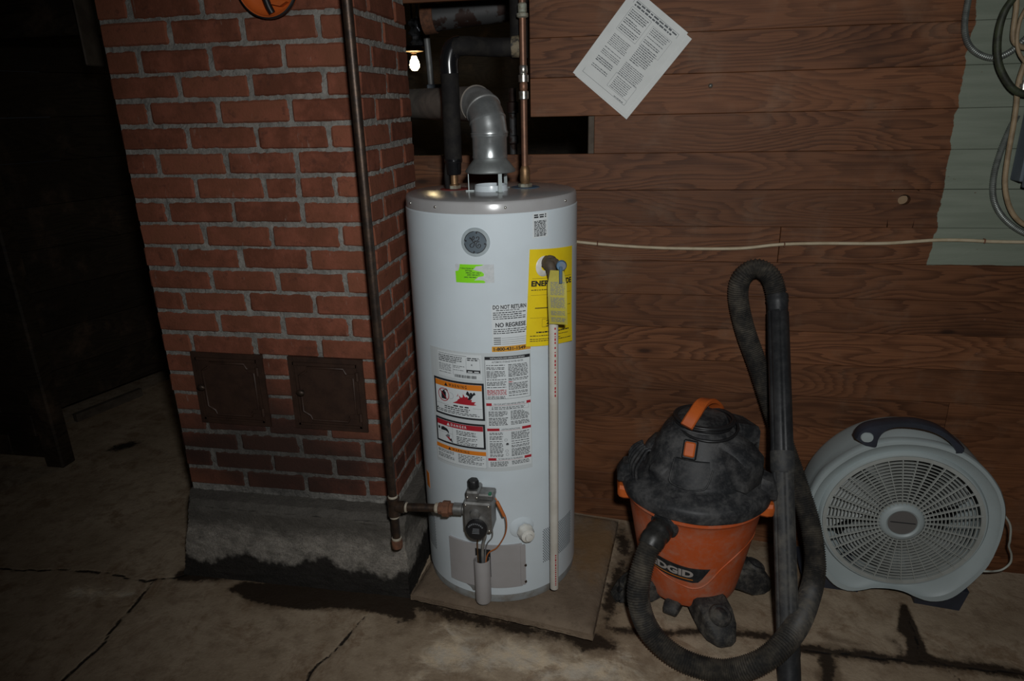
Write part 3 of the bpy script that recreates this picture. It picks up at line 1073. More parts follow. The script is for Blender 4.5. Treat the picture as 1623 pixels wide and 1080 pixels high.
def make_heater():
    ht = root('water_heater', (HX, HY, PADZ), 'tall white cylindrical gas water heater on a concrete slab', 'water heater')
    def mp(s, z, off=0.0):
        a = s / HR
        return Vector((HX + (HR + off) * math.sin(a), HY - (HR + off) * math.cos(a), z))
    c0 = (HX, HY, 0)
    build('tank', MB().lathe([(HR - .004, .082), (HR, .086), (HR, 1.2), (HR, 1.298), (HR - .003, 1.303), (HR - .012, 1.304)], c0, 128), ENAMEL, ht, 30)
    build('base_ring', MB().lathe([(HR - .02, PADZ), (HR - .004, PADZ + .001), (HR - .003, .080), (HR - .006, .086)], c0, 128, cap=(True, False)), RINGM, ht, 30)
    cap = build('top_cap', MB().lathe([(HR - .0015, 1.302), (HR - .0025, 1.327), (HR - .005, 1.3325), (HR - .010, 1.3345), (HR * .5, 1.3352), (.0, 1.3355)], c0, 128), TAUPE, ht, 50)
    for s in (-.112, .088, .292, -.235):
        build('screw', MB().lathe([(.0, .0022), (.003, .0018), (.0038, 0), (.0038, -.002)], mp(s, 1.318, -.001), 10, mp(s, 0, 1) - mp(s, 0, 0)), SOLDER, cap, 60)
    # ---- printed labels
    def patch(name, mat, s0, z0, s1, z1, off, parent, th=.0004, label=None):
        return build(name, sheet(mp, s0, z0, s1, z1, max(2, int(abs(s1 - s0) / .012)), 1, off, th), mat, parent, 0, label)
    # round emblem
    bc = (.0055, 1.2285)
    def em(u, w, o): return mp(bc[0] + u, bc[1] + w, o)
    def ring_patch(mb, r0, r1, a0, a1, off, n=64):
        vs, fs = [], []
        for k in range(n + 1):
            a = a0 + (a1 - a0) * k / n
            vs += [em(r0 * math.cos(a), r0 * math.sin(a), off), em(r1 * math.cos(a), r1 * math.sin(a), off)]
        for k in range(n): fs.append((2 * k, 2 * k + 2, 2 * k + 3, 2 * k + 1))
        return mb.add(vs, fs)
    mb = MB()
    for (ra, rb, oa, ob) in ((.001, .0385, .0022, .0022),):
        ring_patch(mb, ra, rb, 0, 2 * PI, oa)
    vs, fs = [], []
    for k in range(65):
        a = 2 * PI * k / 64
        vs += [em(.0385 * math.cos(a), .0385 * math.sin(a), .0022), em(.0392 * math.cos(a), .0392 * math.sin(a), .0002)]
    for k in range(64): fs.append((2 * k, 2 * k + 2, 2 * k + 3, 2 * k + 1))
    mb.add(vs, fs)
    emb = build('emblem', mb, BADGE, ht, 40, 'round slate and silver script emblem')
    build('emblem_field', ring_patch(MB(), .0005, .0302, 0, 2 * PI, .0027), BADGED, emb, 0)
    ink = MB()
    for k in range(4):      # four flourishes round the rim
        a = PI / 2 * k + .10
        ring_patch(ink, .0285, .0305, a, a + PI / 2 - .25, .0031, 20)
        q = a + PI / 2 - .25
        ring_patch(ink, .0235, .0285, q - .08, q + .07, .0031, 4)
    def stroke(pts, w):
        P = smooth_path([(x, y, 0) for x, y in pts], .0006)
        vs, fs = [], []
        for i, p in enumerate(P):
            t = (P[min(i + 1, len(P) - 1)] - P[max(i - 1, 0)])
            t = t.normalized() if t.length > 0 else Vector((1, 0, 0))
            m = Vector((-t.y, t.x, 0))
            ww = w * (.6 + .7 * abs(t.y))
            vs += [em(p.x + m.x * ww, p.y + m.y * ww, .0033), em(p.x - m.x * ww, p.y - m.y * ww, .0033)]
        for i in range(len(P) - 1): fs.append((2 * i, 2 * i + 2, 2 * i + 3, 2 * i + 1))
        ink.add(vs, fs)
    K = .001
    stroke([(x * K, y * K) for x, y in ((-13, 9), (-14, 13), (-11, 11), (-9, 6), (-5, 7), (-2, 12), (-4, 16), (-7, 13), (-8, 6), (-6, 2), (-2, 1), (0, 5), (-2, -2), (-4, -9), (-8, -13), (-13, -12), (-14, -7), (-10, -3), (-4, 0), (2, 3))], .0010)
    stroke([(x * K, y * K) for x, y in ((3, 11), (6, 15), (10, 14), (10, 9), (6, 5), (2, 3), (7, 3), (11, 2), (5, 0), (2, -5), (3, -11), (8, -15), (13, -12), (14, -7), (10, -4), (7, -8), (9, -10))], .0010)
    build('emblem_print', ink, INK, emb, 0)
    # torn green service sticker
    gp = patch('paper_residue', TORN, -.055, 1.117, .053, 1.168, .0006, ht)
    def gm(x, z, o): return mp(x, z, o)
    gpoly = [(-.055, 1.148), (-.046, 1.150), (-.042, 1.161), (-.041, 1.168), (-.010, 1.168), (.026, 1.168), (.020, 1.165), (.004, 1.163), (.000, 1.157), (-.006, 1.154), (.006, 1.151), (.020, 1.148), (.026, 1.142), (.024, 1.136), (.010, 1.134), (.006, 1.130), (-.002, 1.124), (.012, 1.125), (.024, 1.124), (.029, 1.120), (.026, 1.117), (-.025, 1.117), (-.054, 1.117)]
    b2 = bmesh.new()
    vv = [b2.verts.new((x, z, 0)) for x, z in gpoly]
    b2.faces.new(vv)
    bmesh.ops.triangulate(b2, faces=b2.faces[:])
    for k_ in range(-9, 6):
        bmesh.ops.bisect_plane(b2, geom=b2.verts[:] + b2.edges[:] + b2.faces[:], plane_co=(.006 * k_, 0, 0), plane_no=(1, 0, 0))
    b2.verts.index_update()
    build('green_sticker', MB().add([gm(v.co.x, v.co.y, .0013) for v in b2.verts], [[v.index for v in f.verts] for f in b2.faces]), GREENS, ht, 0, 'torn fluorescent green service sticker')
    b2.free()
    mb = MB()
    for body, x0, x1, z in (('T SOLUTIONS, IN', -.040, -.003, 1.1545), ('5777 Bus', -.026, -.007, 1.1485), ('Albion, NY 14411', -.025, .017, 1.1425), ('(585) 589-0677', -.021, .014, 1.1365), ('(585) 798-9009', -.030, .004, 1.130)):
        put_text(mb, mp, body, x0, z, x1, z + .0044, .0019, .03)
    build('sticker_print', mb, INK, ht, 0)
    # small caution label near the rim
    a = patch('caution_label', LABELW, .163, 1.231, .212, 1.297, .0006, ht)
    mb = MB()
    greek(mb, mp, .168, 1.279, .208, 1.296, .0058, .0011, .62, .0, (.008, .02), 3)
    greek(mb, mp, .168, 1.233, .208, 1.278, .0036, .0011, .62, .05, (.004, .010), 4)
    build('print', mb, INK, a, 0)
    # do-not-return label
    a = patch('return_label', LABELW, .042, .934, .150, 1.054, .0006, ht)
    mb = MB()
    put_text(mb, mp, 'DO NOT RETURN', .046, 1.0415, .140, 1.0535, .0012, .028)
    greek(mb, mp, .055, 1.036, .125, 1.041, .004, .0011, .5, 0, (.004, .01), 5)
    greek(mb, mp, .046, 1.008, .146, 1.036, .0058, .0011, .42, .1, (.004, .012), 6)
    put_text(mb, mp, 'NO REGRESE', .052, .9895, .138, 1.0025, .0012, .028)
    greek(mb, mp, .046, .962, .146, .988, .0058, .0011, .42, .1, (.004, .012), 7)
    for z in (.957, .951, .945, .939):
        put_rect(mb, mp, .046, z, .066, z + .0022, .0011)
        put_rect(mb, mp, .068, z, .146, z + .0007, .0011)
    build('print', mb, INK, a, 0)
    o2 = patch('phone_strip', INKAMBER, .040, .917, .152, .933, .0007, ht, label='amber strip with telephone number')
    mb = MB()
    put_text(mb, mp, '1-800-431-1549', .045, .920, .136, .9305, .0014, .03)
    build('print', mb, INK, o2, 0)
    # ---- large instruction sheet
    film = patch('instruction_sheet', FILM, -.168, .536, .152, .914, .0005, ht, label='large printed warning and instruction sheet')
    W, K, Rd, Or, Gy, Wt = MB(), MB(), MB(), MB(), MB(), MB()
    def flush(panel):
        for nm, m_, mm in (('white_ground', W, LABELW), ('black_print', K, INK), ('red_print', Rd, INKRED), ('orange_print', Or, INKORANGE), ('grey_print', Gy, INKSOFT), ('white_print', Wt, INKWHITE)):
            if m_.f:
                build(panel + '_' + nm, m_, mm, film, 0)
                m_.v, m_.f = [], []
    A, B, C_ = .0009, .0013, .0017
    # data plate
    put_rect(W, mp, -.134, .830, .009, .907, A)
    put_rect(K, mp, -.130, .9005, -.035, .9015, B)
    greek(K, mp, -.131, .872, -.045, .899, .0055, B, .45, .15, (.004, .016), 12)
    greek(Gy, mp, -.131, .838, -.085, .872, .0045, B, .45, .2, (.004, .012), 13)
    greek(Gy, mp, -.078, .853, -.042, .872, .0045, B, .45, .2, (.004, .012), 14)
    put_frame(Gy, mp, -.037, .849, .005, .895, .0007, B)
    greek(K, mp, -.033, .888, .004, .901, .006, B, .5, 0, (.006, .014), 15)
    put_rect(Gy, mp, -.022, .874, -.018, .878, B)
    put_rect(K, mp, -.036, .852, .005, .861, C_)
    greek(Wt, mp, -.032, .853, .002, .859, .005, .0021, .6, 0, (.012, .016), 16)
    put_rect(Gy, mp, -.080, .840, -.080 + .0008, .885, B)
    x = -.076
    rb = random.Random(4)
    while x < -.008:
        w = rb.choice((.0008, .0016, .0024))
        put_rect(K, mp, x, .834, x + w, .843, B)
        x += w + rb.choice((.0008, .0014))
    flush('data_plate')
    # warning box
    def vbox(s0, z0, s1, z1, bd):
        put_rect(K, mp, s0, z0, s1, z1, A)
        put_rect(W, mp, s0 + bd, z0 + bd, s1 - bd, z1 - bd, B)
    vbox(-.157, .703, .013, .821, .0062)
    put_rect(Or, mp, -.1505, .797, .0065, .8145, C_)
    def tri(mb, s, z, h, off): mb.add([mp(s - h * .58, z, off), mp(s + h * .58, z, off), mp(s, z + h, off)], [(0, 1, 2)])
    tri(K, -.108, .800, .011, .0021)
    put_text(K, mp, 'W A R N I N G', -.098, .8005, -.038, .8105, .0021, .025)
    def circ(mb, cs, cz, r0, r1, off, a0=0, a1=2 * PI, n=36):
        vs, fs = [], []
        for k in range(n + 1):
            a = a0 + (a1 - a0) * k / n
            vs += [mp(cs + r0 * math.cos(a), cz + r0 * math.sin(a), off), mp(cs + r1 * math.cos(a), cz + r1 * math.sin(a), off)]
        for k in range(n): fs.append((2 * k, 2 * k + 2, 2 * k + 3, 2 * k + 1))
        mb.add(vs, fs)
    def poly(mb, pts, off):
        b3 = bmesh.new()
        b3.faces.new([b3.verts.new((x_, z_, 0)) for x_, z_ in pts])
        bmesh.ops.triangulate(b3, faces=b3.faces[:])
        lo_, hi_ = min(q_[0] for q_ in pts), max(q_[0] for q_ in pts)
        for k_ in range(1, int((hi_ - lo_) / .007) + 1):
            bmesh.ops.bisect_plane(b3, geom=b3.verts[:] + b3.edges[:] + b3.faces[:], plane_co=(lo_ + .007 * k_, 0, 0), plane_no=(1, 0, 0))
        b3.verts.index_update()
        mb.add([mp(v.co.x, v.co.y, off) for v in b3.verts], [[v.index for v in f.verts] for f in b3.faces])
        b3.free()
    cs, cz = -.119, .770
    poly(K, [(cs - .009, cz - .014), (cs + .009, cz - .014), (cs + .009, cz + .008), (cs + .004, cz + .012), (cs + .004, cz + .015), (cs - .002, cz + .015), (cs - .002, cz + .011), (cs - .009, cz + .009)], C_)
    circ(K, cs + .010, cz + .014, .004, .0065, C_, 0, PI)
    circ(Gy, cs + .026, cz + .001, .0095, .0102, C_, -PI * .9, PI * .6)
    circ(Rd, cs, cz, .0185, .0210, .0021)
    poly(Rd, [(cs - .0142, cz + .0122), (cs - .0122, cz + .0142), (cs + .0142, cz - .0122), (cs + .0122, cz - .0142)], .0022)
    fx = -.052
    poly(Rd, [(fx - .035, .750), (fx - .020, .758), (fx - .016, .764), (fx - .010, .768), (fx - .013, .778), (fx - .006, .771), (fx + .000, .773), (fx + .001, .784), (fx + .007, .774), (fx + .014, .776), (fx + .020, .766), (fx + .028, .769), (fx + .027, .761), (fx + .040, .762), (fx + .034, .755), (fx + .042, .752), (fx + .030, .750)], C_)
    poly(Rd, [(fx - .020, .772), (fx - .014, .784), (fx - .016, .774)], C_)
    hx, hz = fx + .026, .786
    circ(K, hx, hz, .0001, .0042, C_)
    poly(K, [(hx - .003, hz - .004), (hx - .012, hz - .001), (hx - .009, hz + .008), (hx - .012, hz + .007), (hx - .016, hz - .002), (hx - .006, hz - .009), (hx - .011, hz - .018), (hx - .004, hz - .020), (hx + .002, hz - .013), (hx + .007, hz - .005), (hx + .014, hz - .001), (hx + .011, hz + .006), (hx + .008, hz + .005), (hx + .009, hz), (hx + .003, hz - .003)], C_)
    greek(K, mp, -.085, .738, -.030, .747, .0075, C_, .5, 0, (.010, .018), 20)
    put_rect(Gy, mp, -.150, .7395, -.100, .7402, C_); put_rect(Gy, mp, -.022, .7395, .006, .7402, C_)
    greek(K, mp, -.118, .726, -.030, .739, .0062, C_, .5, 0, (.005, .014), 21)
    tri(K, -.146, .722, .006, C_)
    greek(K, mp, -.150, .710, .006, .725, .0050, C_, .45, .1, (.005, .014), 22)
    flush('warning')
    # danger box
    vbox(-.160, .609, .012, .691, .0062)
    put_rect(Rd, mp, -.1535, .668, .0055, .6845, C_)
    tri(Wt, -.108, .671, .010, .0021)
    put_text(Wt, mp, 'D A N G E R', -.098, .672, -.045, .6805, .0021, .022)
    put_rect(Gy, mp, -.094, .617, -.0932, .667, C_); put_rect(Gy, mp, -.1535, .6445, -.094, .6452, C_)
    poly(K, [(-.150, .652), (-.142, .652), (-.142, .661), (-.150, .661)], C_)
    poly(K, [(-.138, .650), (-.120, .651), (-.112, .648), (-.110, .644), (-.107, .644), (-.108, .652), (-.114, .659), (-.128, .663), (-.138, .660)], C_)
    poly(Gy, [(-.112, .642), (-.104, .640), (-.106, .630), (-.116, .630), (-.122, .634)], C_)
    poly(Rd, [(-.118, .633), (-.106, .632), (-.098, .622), (-.104, .621)], .0021)
    poly(K, [(-.106, .626), (-.098, .630), (-.0942, .617), (-.0945, .616)], .0022)
    greek(K, mp, -.080, .617, -.012, .664, .0053, C_, .42, .25, (.005, .014), 24)
    flush('danger')
    # second warning strip
    put_rect(W, mp, -.163, .546, .012, .588, A)
    put_rect(Or, mp, -.163, .588, .012, .601, B)
    tri(K, -.108, .590, .009, C_)
    put_text(K, mp, 'W A R N I N G', -.098, .5905, -.040, .5985, C_, .022)
    put_frame(Gy, mp, -.163, .546, .012, .588, .0006, B)
    greek(K, mp, -.157, .556, -.090, .586, .0050, B, .42, .25, (.005, .014), 25)
    greek(K, mp, -.078, .549, .006, .586, .0050, B, .42, .2, (.005, .014), 26)
    flush('lower_warning')
    # right-hand column
    put_rect(W, mp, .018, .550, .149, .903, A)
    put_frame(K, mp, .018, .772, .149, .903, .0009, B)
    put_rect(K, mp, .018, .8935, .149, .903, B)
    put_text(Wt, mp, 'INSTALLATION AND OPERATION DETAILS', .034, .8958, .132, .9005, C_, .01)
    put_text(K, mp, 'AUTOMATIC STORAGE WATER HEATER', .038, .884, .128, .8892, B, .01)
    greek(K, mp, .022, .838, .078, .880, .0044, B, .46, .2, (.004, .012), 30)
    greek(K, mp, .022, .806, .078, .836, .0044, B, .46, .12, (.004, .012), 31)
    greek(Rd, mp, .022, .783, .078, .803, .0044, B, .55, .0, (.004, .012), 32)
    greek(K, mp, .022, .774, .076, .783, .0044, B, .46, .0, (.004, .012), 33)
    flush('installation')
    greek(K, mp, .084, .826, .144, .880, .0044, B, .46, .2, (.004, .012), 34)
    greek(Rd, mp, .084, .822, .098, .827, .0044, B, .55, .0, (.004, .012), 35)
    greek(K, mp, .084, .780, .144, .822, .0044, B, .46, .2, (.004, .012), 36)
    flush('installation')
    def head(z, l, rr_, body):
        put_rect(Rd, mp, .018, z, .018 + l, z + .008, B); flush('heading'); put_rect(Rd, mp, .149 - rr_, z, .149, z + .008, B); flush('heading')
        put_text(K, mp, body, .018 + l + .006, z + .0015, .149 - rr_ - .006, z + .0065, B, .012)
        put_rect(Rd, mp, .018, z - .0006, .149, z, B)
    head(.752, .016, .013, 'FOR YOUR SAFETY READ BEFORE OPERATING')
    put_frame(Gy, mp, .028, .737, .143, .750, .0006, B)
    greek(K, mp, .033, .738, .136, .749, .0046, B, .46, .0, (.005, .012), 40)
    greek(K, mp, .024, .686, .080, .735, .0043, B, .5, .15, (.004, .012), 41)
    greek(K, mp, .088, .686, .145, .735, .0043, B, .5, .15, (.004, .012), 42)
    flush('safety')
    head(.671, .036, .028, 'LIGHTING INSTRUCTIONS')
    greek(K, mp, .024, .583, .064, .667, .0043, B, .5, .15, (.004, .010), 43)
    greek(K, mp, .088, .583, .145, .667, .0043, B, .5, .12, (.004, .012), 44)
    for (u_, w_) in ((.072, .640), (.076, .626), (.074, .604), (.075, .592)):
        circ(Gy, u_, w_, .0035, .0045, B)
    poly(K, [(.072, .624), (.080, .624), (.078, .630), (.074, .630)], B)
    flush('lighting')
    head(.5735, .024, .022, 'TO TURN OFF GAS TO THE APPLIANCE')
    greek(K, mp, .024, .552, .080, .571, .0043, B, .5, .0, (.004, .012), 45)
    greek(K, mp, .088, .554, .145, .571, .0043, B, .5, .0, (.004, .012), 46)
    flush('shutdown')
    # ---- yellow energy sheet, slightly askew and lifting at its edges
    TL, TR, BR, BL = (.153, 1.202), (.330, 1.186), (.317, .902), (.136, .927)
    def ey(u, w, o):
        s = (BL[0] * (1 - u) + BR[0] * u) * (1 - w) + (TL[0] * (1 - u) + TR[0] * u) * w
        z = (BL[1] * (1 - u) + BR[1] * u) * (1 - w) + (TL[1] * (1 - u) + TR[1] * u) * w
        lift = .0022 + .005 * max(0, u - .75) * 4 * (1 - w) + .003 * max(0, .25 - w) * 4
        return mp(s, z, o + lift)
    eg = build('energy_sheet', sheet(ey, 0, 0, 1, 1, 14, 14, 0, .0005), YELLOW, ht, 40, 'bright yellow energy rating sheet')
    mb = MB()
    put_text(mb, ey, 'ENERGYGUIDE', .05, .625, .96, .685, .0006, .045)
    greek(mb, ey, .05, .575, .38, .605, .020, .0006, .4, 0, (.02, .06), 50)
    greek(mb, ey, .05, .69, .17, .705, .02, .0006, .3, 0, (.05, .08), 58)
    put_rect(mb, ey, .06, .705, .95, .708, .0006); put_rect(mb, ey, .05, .535, .95, .537, .0006)
    greek(mb, ey, .23, .505, .62, .522, .022, .0006, .5, 0, (.03, .08), 51)
    put_rect(mb, ey, .13, .396, .52, .405, .0006)
    greek(mb, ey, .12, .36, .18, .378, .02, .0006, .4, 0, (.03, .06), 52)
    greek(mb, ey, .35, .345, .60, .365, .02, .0006, .4, 0, (.03, .06), 53)
    put_frame(mb, ey, .27, .20, .70, .285, .003, .0006)
    put_text(mb, ey, '254', .35, .225, .58, .27, .0006, .01)
    greek(mb, ey, .35, .204, .60, .222, .018, .0006, .4, 0, (.03, .06), 54)
    put_rect(mb, ey, .05, .298, .95, .300, .0006)
    greek(mb, ey, .17, .135, .90, .165, .026, .0006, .5, 0, (.02, .07), 55)
    greek(mb, ey, .06, .045, .95, .125, .020, .0006, .38, .1, (.02, .06), 56)
    greek(mb, ey, .86, .36, .95, .45, .05, .0006, .12, 0, (.02, .05), 57)
    build('print', mb, INK, eg, 0)
    # ---- relief valve, its tag and the discharge pipe
    vs_ = .205
    p0 = mp(vs_, 1.160, 0)
    outv = (mp(vs_, 1.16, 1) - p0).normalized()
    px, py = -.2085, 1.795
    rv = build('relief_valve', MB().lathe([(.019, -.01), (.019, .012), (.022, .014), (.022, .024), (.017, .028), (.017, .040)], p0, 20, outv, (True, True))
               .tube(smooth_path([p0 + outv * .02 + Vector((-.008, 0, .004)), Vector((px - .012, py + .004, 1.163)), Vector((px - .006, py - .004, 1.150)), Vector((px, py, 1.120)), Vector((px, py, 1.098))], .006), .014, 14), BRONZE, ht, 50)
    build('escutcheon', MB().lathe([(.012, .0035), (.0265, .003), (.029, .0005)], p0 + outv * .0045 + Vector((-.007, -.003, -.010)), 28, outv), WHITEPL, rv, 50)
    lv = Vector((px + .024, py - .020, 1.163))
    build('lever_disc', MB().lathe([(0, .010), (.012, .010), (.014, .007), (.0145, -.004)], lv, 20, (0.1, -1, .1), (False, True)), BLUEM, rv, 50)
    build('lever', MB().box(lv.x - .005, lv.x + .004, lv.y - .014, lv.y - .010, lv.z - .047, lv.z, .0015), BLUEM, rv, 0)
    def tg(u, w, o):
        wd = .026 * (1 - .30 * max(0, w - .75) * 4)
        return Vector((px + .016 + (u - .5) * 2 * wd - .004 * w, py - .0250 - .004 * math.sin(w * 5) - .004 * u - o, 1.000 + w * .150))
    tagm = build('tag', sheet(tg, 0, 0, 1, 1, 6, 16, 0, .0008), TAGY, rv, 40, 'yellow paper warning tag')
    mb = MB()
    for (w0, w1) in ((.55, .80), (.30, .52), (.17, .27), (.05, .14)):
        greek(mb, tg, .14, w0, .92, w1, .022, .0008, .55, .0, (.08, .30), int(w0 * 100))
    build('print', mb, INKSOFT, tagm, 0)
    pv = build('discharge_pipe', MB().tube([(px, py, .100), (px, py, 1.085)], .0134, 20).lathe([(.0134, 0), (.0165, .002), (.0165, .040), (.0145, .044), (.0130, .046)], (px, py, 1.070), 20, (0, 0, 1)), PVC, ht, 50, 'cream plastic discharge pipe')
    mb = MB()
    def pm(u, w, o):
        a = .45 + u / .0134
        return Vector((px + (.0134 + o) * math.sin(a), py - (.0134 + o) * math.cos(a), w))
    rr = random.Random(9)
    z = .985
    while z > .78:
        h = rr.choice((.003, .006, .008))
        put_rect(mb, pm, -.002, z - h, .002, z, .0004)
        z -= h + rr.choice((.003, .004, .009))
    z = .235
    while z > .115:
        h = rr.choice((.004, .006, .009))
        put_rect(mb, pm, -.002, z - h, .002, z, .0004)
        z -= h + .003
    build('print', mb, INKRED, pv, 0)
    # ---- gas control valve
    gx0, gx1, gy0, gy1 = -.466, -.381, 1.678, 1.752
    gv = build('gas_valve', MB().box(gx0, gx1, gy0, gy1, .366, .468, .005).box(gx0 + .006, gx0 + .046, gy0 + .012, gy1, .464, .498, .005)
               .box(gx0 + .036, gx1 + .004, gy0 + .02, gy1 - .006, .466, .486, .004).lathe([(.019, -.022), (.019, .004), (.015, .006), (.015, .02)], (gx0 - .016, 1.715, .420), 16, (1, 0, 0), (True, True))
               .lathe([(.030, -.01), (.034, .0), (.034, .012), (.0, .012)], (-.424, gy0 + .006, .388), 28, (0, -1, 0)).lathe([(.015, 0), (.017, .004), (.013, .012), (0, .014)], (-.430, gy0 + .004, .432), 18, (0, -1, 0)), DIECAST, ht, 35, 'grey cast gas control valve')
    build('control_knob', MB().lathe([(.012, 0), (.013, .004), (.0165, .006), (.0165, .026), (.014, .030), (0, .031)], (gx0 + .026, 1.715, .495), 20, (0, 0, 1), wob=lambda a, h: 1 + .06 * math.cos(6 * a)), BLACKP, gv, 40)
    dl = build('temperature_dial', MB().lathe([(.032, 0), (.032, .012), (.029, .017), (.012, .019), (0, .019)], (-.424, gy0 - .006, .388), 36, (0, -1, .10)), BLACKP, gv, 40)
    mb = MB()
    def dm(u, w, o): return Vector((-.424 + u, gy0 - .0252 - o + .10 * w * .0, .388 + .0015 + w))
    for k in range(9):
        a = math.radians(35 + 14 * k)
        u, w = .0245 * math.cos(a), .0245 * math.sin(a)
        put_rect(mb, dm, u - .0018, w - .0026, u + .0018, w + .0026, -.001 + .001)
    for k in range(4):
        put_rect(mb, dm, -.011 + .001 * k, -.008 + k * .005, .011, -.0055 + k * .005, .0008)
    build('dial_print', mb, INKSOFT, dl, 0)
    for (u, w) in ((gx0 + .008, .459), (gx1 - .008, .459), (gx1 - .008, .376), (gx0 + .012, .479), (gx0 + .040, .479)):
        build('screw', MB().lathe([(.0, .0025), (.0032, .002), (.004, 0), (.004, -.002)], (u, gy0 if w < .47 else gy0 + .012, w), 10, (0, -1, 0)), SOLDER, gv, 60)
    build('terminal', MB().box(gx1 - .012, gx1 - .003, gy0 + .022, gy0 + .034, .472, .490, .001), simple('green_terminal', (.02, .16, .08), None, .5), gv, 0)
    # tubes from valve to burner
    tz = .236
    def tb(name, pts, r, m):
        return build(name, MB().tube(smooth_path(pts, .006), r, 8), m, ht, 60)
    tcx, tcy = mp(-.010, 0, .021).x, mp(-.010, 0, .021).y
    tb('burner_tube', [(-.411, 1.715, .372), (-.411, 1.717, .33), (tcx + .004, tcy, .27), (tcx + .004, tcy, .12)], .0052, GALV)
    tb('pilot_tube', [(-.438, 1.715, .372), (-.435, 1.717, .33), (tcx - .012, tcy, .27), (tcx - .010, tcy, .12)], .0022, BRASS)
    tb('sensor_tube', [(-.388, 1.712, .372), (-.389, 1.716, .33), (tcx + .013, tcy + .004, .27), (tcx + .010, tcy, .12)], .0020, GALV_DULL)
    tb('igniter_wire', [(-.372, 1.70, .478), (-.355, 1.69, .455), (-.340, 1.692, .415), (-.345, 1.705, .355), (-.375, 1.722, .290), (tcx + .016, tcy, .245), (tcx + .012, tcy, .12)], .0021, ORANGEW)
    tb('wire_connector', [(-.366, 1.694, .470), (-.356, 1.690, .452), (-.345, 1.690, .425)], .0052, ORANGEW)
    # ---- burner access door and its channel
    ad = build('burner_door', sheet(mp, -.129, .118, .112, .276, 22, 1, .006, .006), TAUPE_DOOR, ht, 30, 'taupe steel burner access door')
    build('door_flange', sheet(mp, .106, .124, .122, .270, 3, 1, .009, .008), TAUPE_DOOR, ad, 30)
    for z in (.196, .134):
        build('screw', MB().lathe([(.0, .003), (.004, .002), (.0045, -.002)], mp(.121, z, .009), 10, mp(.121, 0, 1) - mp(.121, 0, 0)), IRON, ad, 60)
    cc = mp(-.010, 0, .018)
    ch = build('door_channel', MB().lathe([(.0235, .078), (.0255, .086), (.0255, tz - .004), (.0245, tz), (.0225, tz - .002), (.0225, .09)], (cc.x, cc.y, 0), 32, (0, 0, 1)), TAUPE_DOOR, ad, 40)
    build('channel_floor', MB().lathe([(.0, .079), (.0235, .0785), (.0225, .10)], (cc.x, cc.y, 0), 32), DARKV, ad, 0)
    build('channel_back', sheet(mp, -.034, .16, .014, .262, 6, 1, .0068, .0005), DARKV, ad, 0)
    poly_ = [(-.085, .118), (-.058, .104), (-.050, .092), (-.034, .096), (-.034, .120)]
    mb = MB()
    b3 = bmesh.new(); b3.faces.new([b3.verts.new((x_, z_, 0)) for x_, z_ in poly_]); b3.verts.index_update()
    mb.add([mp(v.co.x, v.co.y, .0008) for v in b3.verts], [[v.index for v in f.verts] for f in b3.faces]); b3.free()
    build('foil_scrap', mb, GALV_DULL, ht, 0)
    # ---- drain valve
    ds, dz = .122, .322
    pd = mp(ds, dz, 0)
    od = (mp(ds, 0, 1) - mp(ds, 0, 0)).normalized()
    dv = build('drain_valve', MB().lathe([(.024, 0), (.026, .010), (.0245, .018), (.021, .024), (.021, .034), (.012, .037), (.011, .046), (0, .047)], pd + od * .004, 28, od, wob=lambda a, h: 1 + (.05 * math.cos(8 * a) if h < .02 else 0)), WHITEPL, ht, 40, 'white plastic drain valve')
    build('escutcheon', MB().lathe([(.020, .005), (.036, .004), (.040, .0005)], pd + Vector((-.008, 0, .010)), 30, od), ENAMEL, dv, 50)
    # ---- perforated air inlets (dark holes in slanting rows)
    for s0, s1 in ((.188, .335), (-.300, -.212)):
        mb = MB()
        k = 0
        z = .180
        while z < .303:
            s = s0 + (.0035 if k % 2 else 0)
            while s < s1:
                c = mp(s, z, .0006)
                u = (mp(s + .001, z, 0) - mp(s - .001, z, 0)).normalized() * .0020
                q = 6
                vs = [c + u * math.cos(2 * PI * i / q) + Vector((0, 0, .0024)) * math.sin(2 * PI * i / q) for i in range(q)]
                mb.add(vs, [tuple(range(q))])
                s += .0070
            z += .0052
            k += 1
        build('air_inlet', mb, simple('inlet_shadow', (.05, .055, .06), None, .8), ht, 0, kind='stuff')
    build('side_sticker', sheet(mp, -.262, .40, -.235, .455, 3, 1, .0006, .0005), INKORANGE, ht, 0)
    # ---- flue collar, draft hood, connection discs
    build('flue_collar', MB().lathe([(.052, 1.333), (.050, 1.337), (.048, 1.352), (.045, 1.352), (.045, 1.33)], c0, 40), ENAMEL, ht, 50)
    build('flue_mouth', MB().lathe([(0, 1.337), (.045, 1.337)], c0, 30), DARKV, ht, 0)
    dh = build('draft_hood', MB().lathe([(.0720, 1.388), (.0735, 1.390), (.0735, 1.394), (.056, 1.416), (.0495, 1.424), (.0495, 1.440), (.047, 1.440), (.047, 1.424), (.0715, 1.394)], c0, 48), HOODM, ht, 40, 'grey sheet metal draft hood')
    for a in (math.radians(200), math.radians(305), math.radians(60)):
        x, y = HX + .066 * math.cos(a), HY + .066 * math.sin(a)
        u = Vector((-math.sin(a), math.cos(a), 0))
        w = Vector((math.cos(a), math.sin(a), 0))
        m = MB()
        def lp(t, z, o, x=x, y=y, u=u, w=w): return Vector((x, y, z)) + u * t + w * o
        m.prism([(-.006, 1.336), (.006, 1.336), (.0055, 1.394), (-.0055, 1.394)], lp, 0, .0015)
        m.prism([(-.008, 1.336), (.008, 1.336), (.008, 1.338), (-.008, 1.338)], lp, -.014, .010)
        build('hood_leg', m, LEGM, dh, 0)
